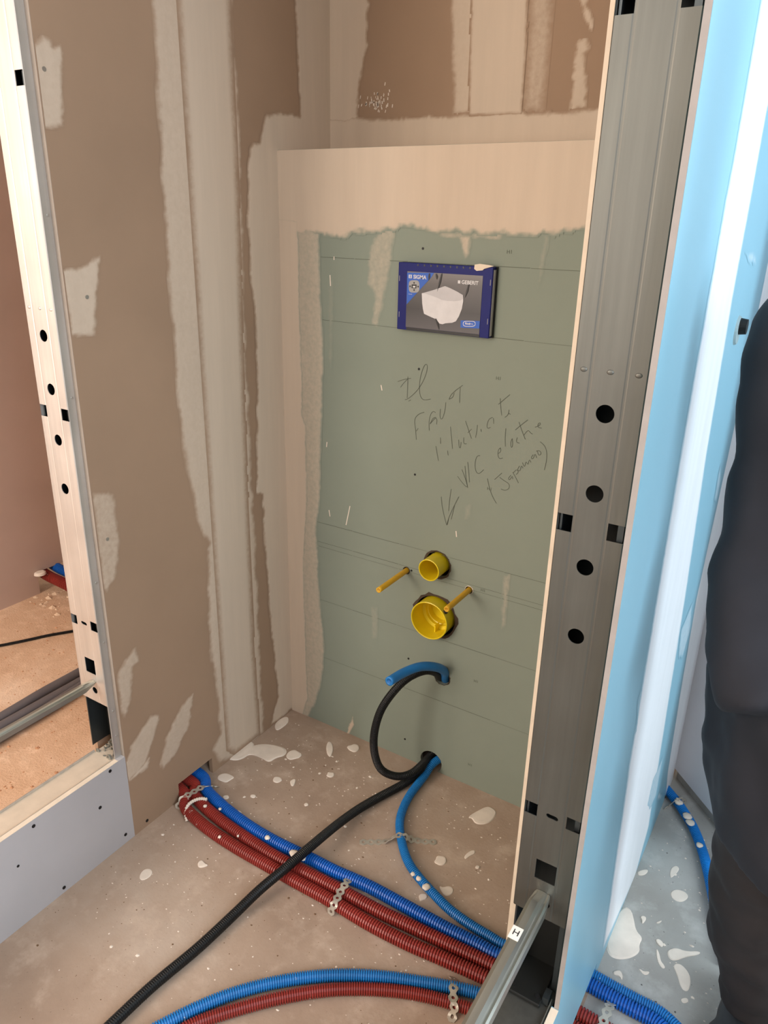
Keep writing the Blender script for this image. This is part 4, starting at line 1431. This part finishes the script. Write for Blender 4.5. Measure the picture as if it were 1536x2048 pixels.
# ------------------------------------------------------------------ person in black
def remesh_obj(name, bm, mat, parent, voxel, sm=4, wrinkle=0.0, wsize=0.12):
    o = bm_obj(name, bm, mat)
    md = o.modifiers.new('remesh', 'REMESH')
    md.mode = 'VOXEL'
    md.voxel_size = voxel
    s = o.modifiers.new('smooth', 'SMOOTH')
    s.iterations = sm
    s.factor = 0.5
    bake(o)
    if wrinkle:
        from mathutils import noise as mn
        me = o.data
        nr = np.zeros(len(me.vertices) * 3, np.float32)
        co = np.zeros(len(me.vertices) * 3, np.float32)
        me.vertices.foreach_get('normal', nr)
        me.vertices.foreach_get('co', co)
        nr, co = nr.reshape(-1, 3), co.reshape(-1, 3)
        for i in range(len(co)):
            c = Vector(co[i])
            k = mn.noise(Vector((c.x / wsize + c.z * 2.5, c.y / wsize, c.z / (wsize * 0.8)))) + .5 * mn.noise(Vector((c.x / wsize * 2 - c.z * 5, c.y / wsize * 2, c.z / wsize * 2.2)))
            co[i] += nr[i] * k * wrinkle
        me.vertices.foreach_set('co', co.ravel())
        me.update()
    for p in o.data.polygons:
        p.use_smooth = True
    if o.data.materials:
        o.data.materials[0] = mat
    else:
        o.data.materials.append(mat)
    if parent is not None:
        child(o, parent)
    return o


def loft(bm, rows, n=28):
    """rows: (cx, cy, z, a, b)"""
    rs = []
    for cx_, cy_, z, a, b_ in rows:
        rs.append([bm.verts.new((cx_ + a * math.cos(2 * math.pi * k / n), cy_ + b_ * math.sin(2 * math.pi * k / n), z)) for k in range(n)])
    for A, B in zip(rs, rs[1:]):
        for k in range(n):
            j = (k + 1) % n
            bm.faces.new((A[k], A[j], B[j], B[k]))
    bm.faces.new(rs[0])
    bm.faces.new(rs[-1])


def limb(bm, pts, n=18):
    """pts: (x,y,z,r) tapered closed tube"""
    P = [Vector(p[:3]) for p in pts]
    rs = []
    for i, p in enumerate(P):
        t = (P[min(len(P) - 1, i + 1)] - P[max(0, i - 1)]).normalized()
        a = t.orthogonal().normalized() if i == 0 else (a - t * a.dot(t)).normalized()
        b_ = t.cross(a)
        rs.append([bm.verts.new(p + (a * math.cos(2 * math.pi * k / n) + b_ * math.sin(2 * math.pi * k / n)) * pts[i][3]) for k in range(n)])
    for A, B in zip(rs, rs[1:]):
        for k in range(n):
            j = (k + 1) % n
            bm.faces.new((A[k], A[j], B[j], B[k]))
    bm.faces.new(rs[0])
    bm.faces.new(rs[-1])


def ball(bm, c, r):
    res = bmesh.ops.create_uvsphere(bm, u_segments=20, v_segments=12, radius=1)
    for v in res['verts']:
        v.co = Vector((c[0] + v.co.x * r[0], c[1] + v.co.y * r[1], c[2] + v.co.z * r[2]))


PX, PY = 0.175, 1.06      # the figure stands upright, facing the viewer's side of the room
bm = bmesh.new()
# body core and legs below the clothes, neck, head with brow, nose, chin and ears
loft(bm, [(PX, PY, .86, .14, .10), (PX, PY, 1.1, .13, .10), (PX, PY, 1.33, .16, .10), (PX, PY, 1.44, .12, .08), (PX, PY, 1.49, .058, .06), (PX, PY - .008, 1.56, .055, .06)])
for sx in (-1, 1):
    if sx < 0:
        limb(bm, [(.09, PY + .01, .85, .07), (.050, 1.17, .45, .05), (.090, 1.245, .09, .036)])
    else:
        limb(bm, [(PX + .085, PY, .85, .07), (PX + .105, PY - .0, .45, .05), (PX + .13, PY + .03, .09, .036)])
    limb(bm, [(PX + sx * .17, PY, 1.40, .045), (PX + sx * .215, PY + .02, 1.13, .036), (PX + sx * .15, PY - .08, .95, .028)])
    # hand inside the pocket: palm and five fingers
    hx, hy, hz_ = PX + sx * .14, PY - .085, .92
    ball(bm, (hx, hy, hz_), (.022, .022, .045))
    for q in range(4):
        limb(bm, [(hx - sx * (.018 - q * .012), hy - .006, hz_ - .035, .009), (hx - sx * (.018 - q * .012), hy - .010, hz_ - .065 - .006 * (q in (1, 2)), .0085), (hx - sx * (.018 - q * .012), hy - .004, hz_ - .088 - .006 * (q in (1, 2)), .0075)], 10)
    limb(bm, [(hx - sx * .02, hy - .01, hz_ + .01, .011), (hx - sx * .04, hy - .02, hz_ - .03, .009)], 10)
ball(bm, (PX, PY - .012, 1.665), (.076, .094, .112))
ball(bm, (PX, PY - .045, 1.61), (.055, .055, .058))
ball(bm, (PX, PY - .105, 1.652), (.013, .020, .022))
ball(bm, (PX, PY - .082, 1.695), (.05, .022, .012))
ball(bm, (PX, PY - .092, 1.612), (.024, .012, .008))
for sx in (-1, 1):
    ball(bm, (PX + sx * .076, PY + .0, 1.655), (.009, .020, .030))
person = remesh_obj('person', bm, M['skin'], None, 0.0075, 3)
tag(person, 'person in a long black jacket and dark trousers standing at the right edge', 'person')
# eyes
for sx in (-1, 1):
    bm = bmesh.new()
    ball(bm, (PX + sx * .031, PY - .090, 1.672), (.012, .008, .008))
    bm_obj('eye', bm, M['paper_white'], person, True)
bm = bmesh.new()
ball(bm, (PX, PY + .006, 1.70), (.084, .098, .092))
ball(bm, (PX, PY + .035, 1.655), (.078, .075, .085))
hair = remesh_obj('hair', bm, M['hair'], person, 0.01, 2, 0.003, .03)

# jacket: body plus both sleeves, hands in the pockets
bm = bmesh.new()
loft(bm, [(PX + .015, PY, .615, .235, .175), (PX + .01, PY, .70, .242, .172), (PX, PY, .82, .232, .155), (PX, PY, .98, .215, .140), (PX, PY, 1.12, .212, .135), (PX, PY, 1.26, .222, .135), (PX, PY, 1.36, .215, .125), (PX, PY, 1.425, .165, .105), (PX, PY, 1.47, .09, .085), (PX, PY, 1.515, .075, .08)])
for sx in (-1, 1):
    limb(bm, [(PX + sx * .185, PY, 1.395, .072), (PX + sx * .222, PY + .005, 1.34, .077), (PX + sx * .226, PY + .015, 1.22, .068), (PX + sx * .222, PY + .02, 1.12, .064), (PX + sx * .226, PY + .0, 1.04, .064), (PX + sx * .215, PY - .04, .94, .060), (PX + sx * .18, PY - .085, .87, .056)])
# hip fold of the jacket on the side towards the partition
limb(bm, [(PX - .19, PY + .02, .98, .05), (PX - .205, PY + .03, .86, .062), (PX - .20, PY + .03, .74, .062), (PX - .18, PY + .02, .66, .05)])
jacket = remesh_obj('jacket', bm, M['jacket'], person, 0.010, 5, 0.009, .10)
jacket['label'] = 'long black jacket'
# trousers
bm = bmesh.new()
loft(bm, [(PX, PY, .62, .17, .125), (PX, PY, .78, .175, .125), (PX, PY, .95, .165, .115)])
limb(bm, [(.085, PY + .01, .80, .095), (.060, 1.12, .60, .09), (.048, 1.17, .45, .083), (.056, 1.20, .28, .070), (.088, 1.24, .12, .060), (.092, 1.245, .075, .062)])
limb(bm, [(PX + .085, PY + .0, .80, .095), (PX + .10, PY + .0, .60, .085), (PX + .105, PY - .01, .45, .08), (PX + .12, PY + .02, .28, .068), (PX + .13, PY + .03, .12, .062), (PX + .13, PY + .03, .075, .064)])
trousers = remesh_obj('trousers', bm, M['trousers'], person, 0.010, 4, 0.007, .07)
trousers['label'] = 'dusty dark brown trousers'
for cx_, cy_, dx in ((.098, 1.268, -.03), (PX + .135, PY + .045, .01)):
    bm = bmesh.new()
    ball(bm, (cx_, cy_ + .01, .065), (.048, .06, .05))
    ball(bm, (cx_ + dx * .5, cy_ - .055, .045), (.046, .085, .038))
    ball(bm, (cx_ + dx, cy_ - .11, .036), (.044, .055, .030))
    for v in bm.verts:
        v.co.z = max(v.co.z, 0.004)
    bbox(bm, cx_ - .035, cx_ + .035, cy_ - .06, cy_ + .06, .003, .02)
    s = remesh_obj('shoe', bm, M['shoe'], person, 0.006, 3)
    for v in s.data.vertices:
        v.co.z = max(v.co.z, 0.001)
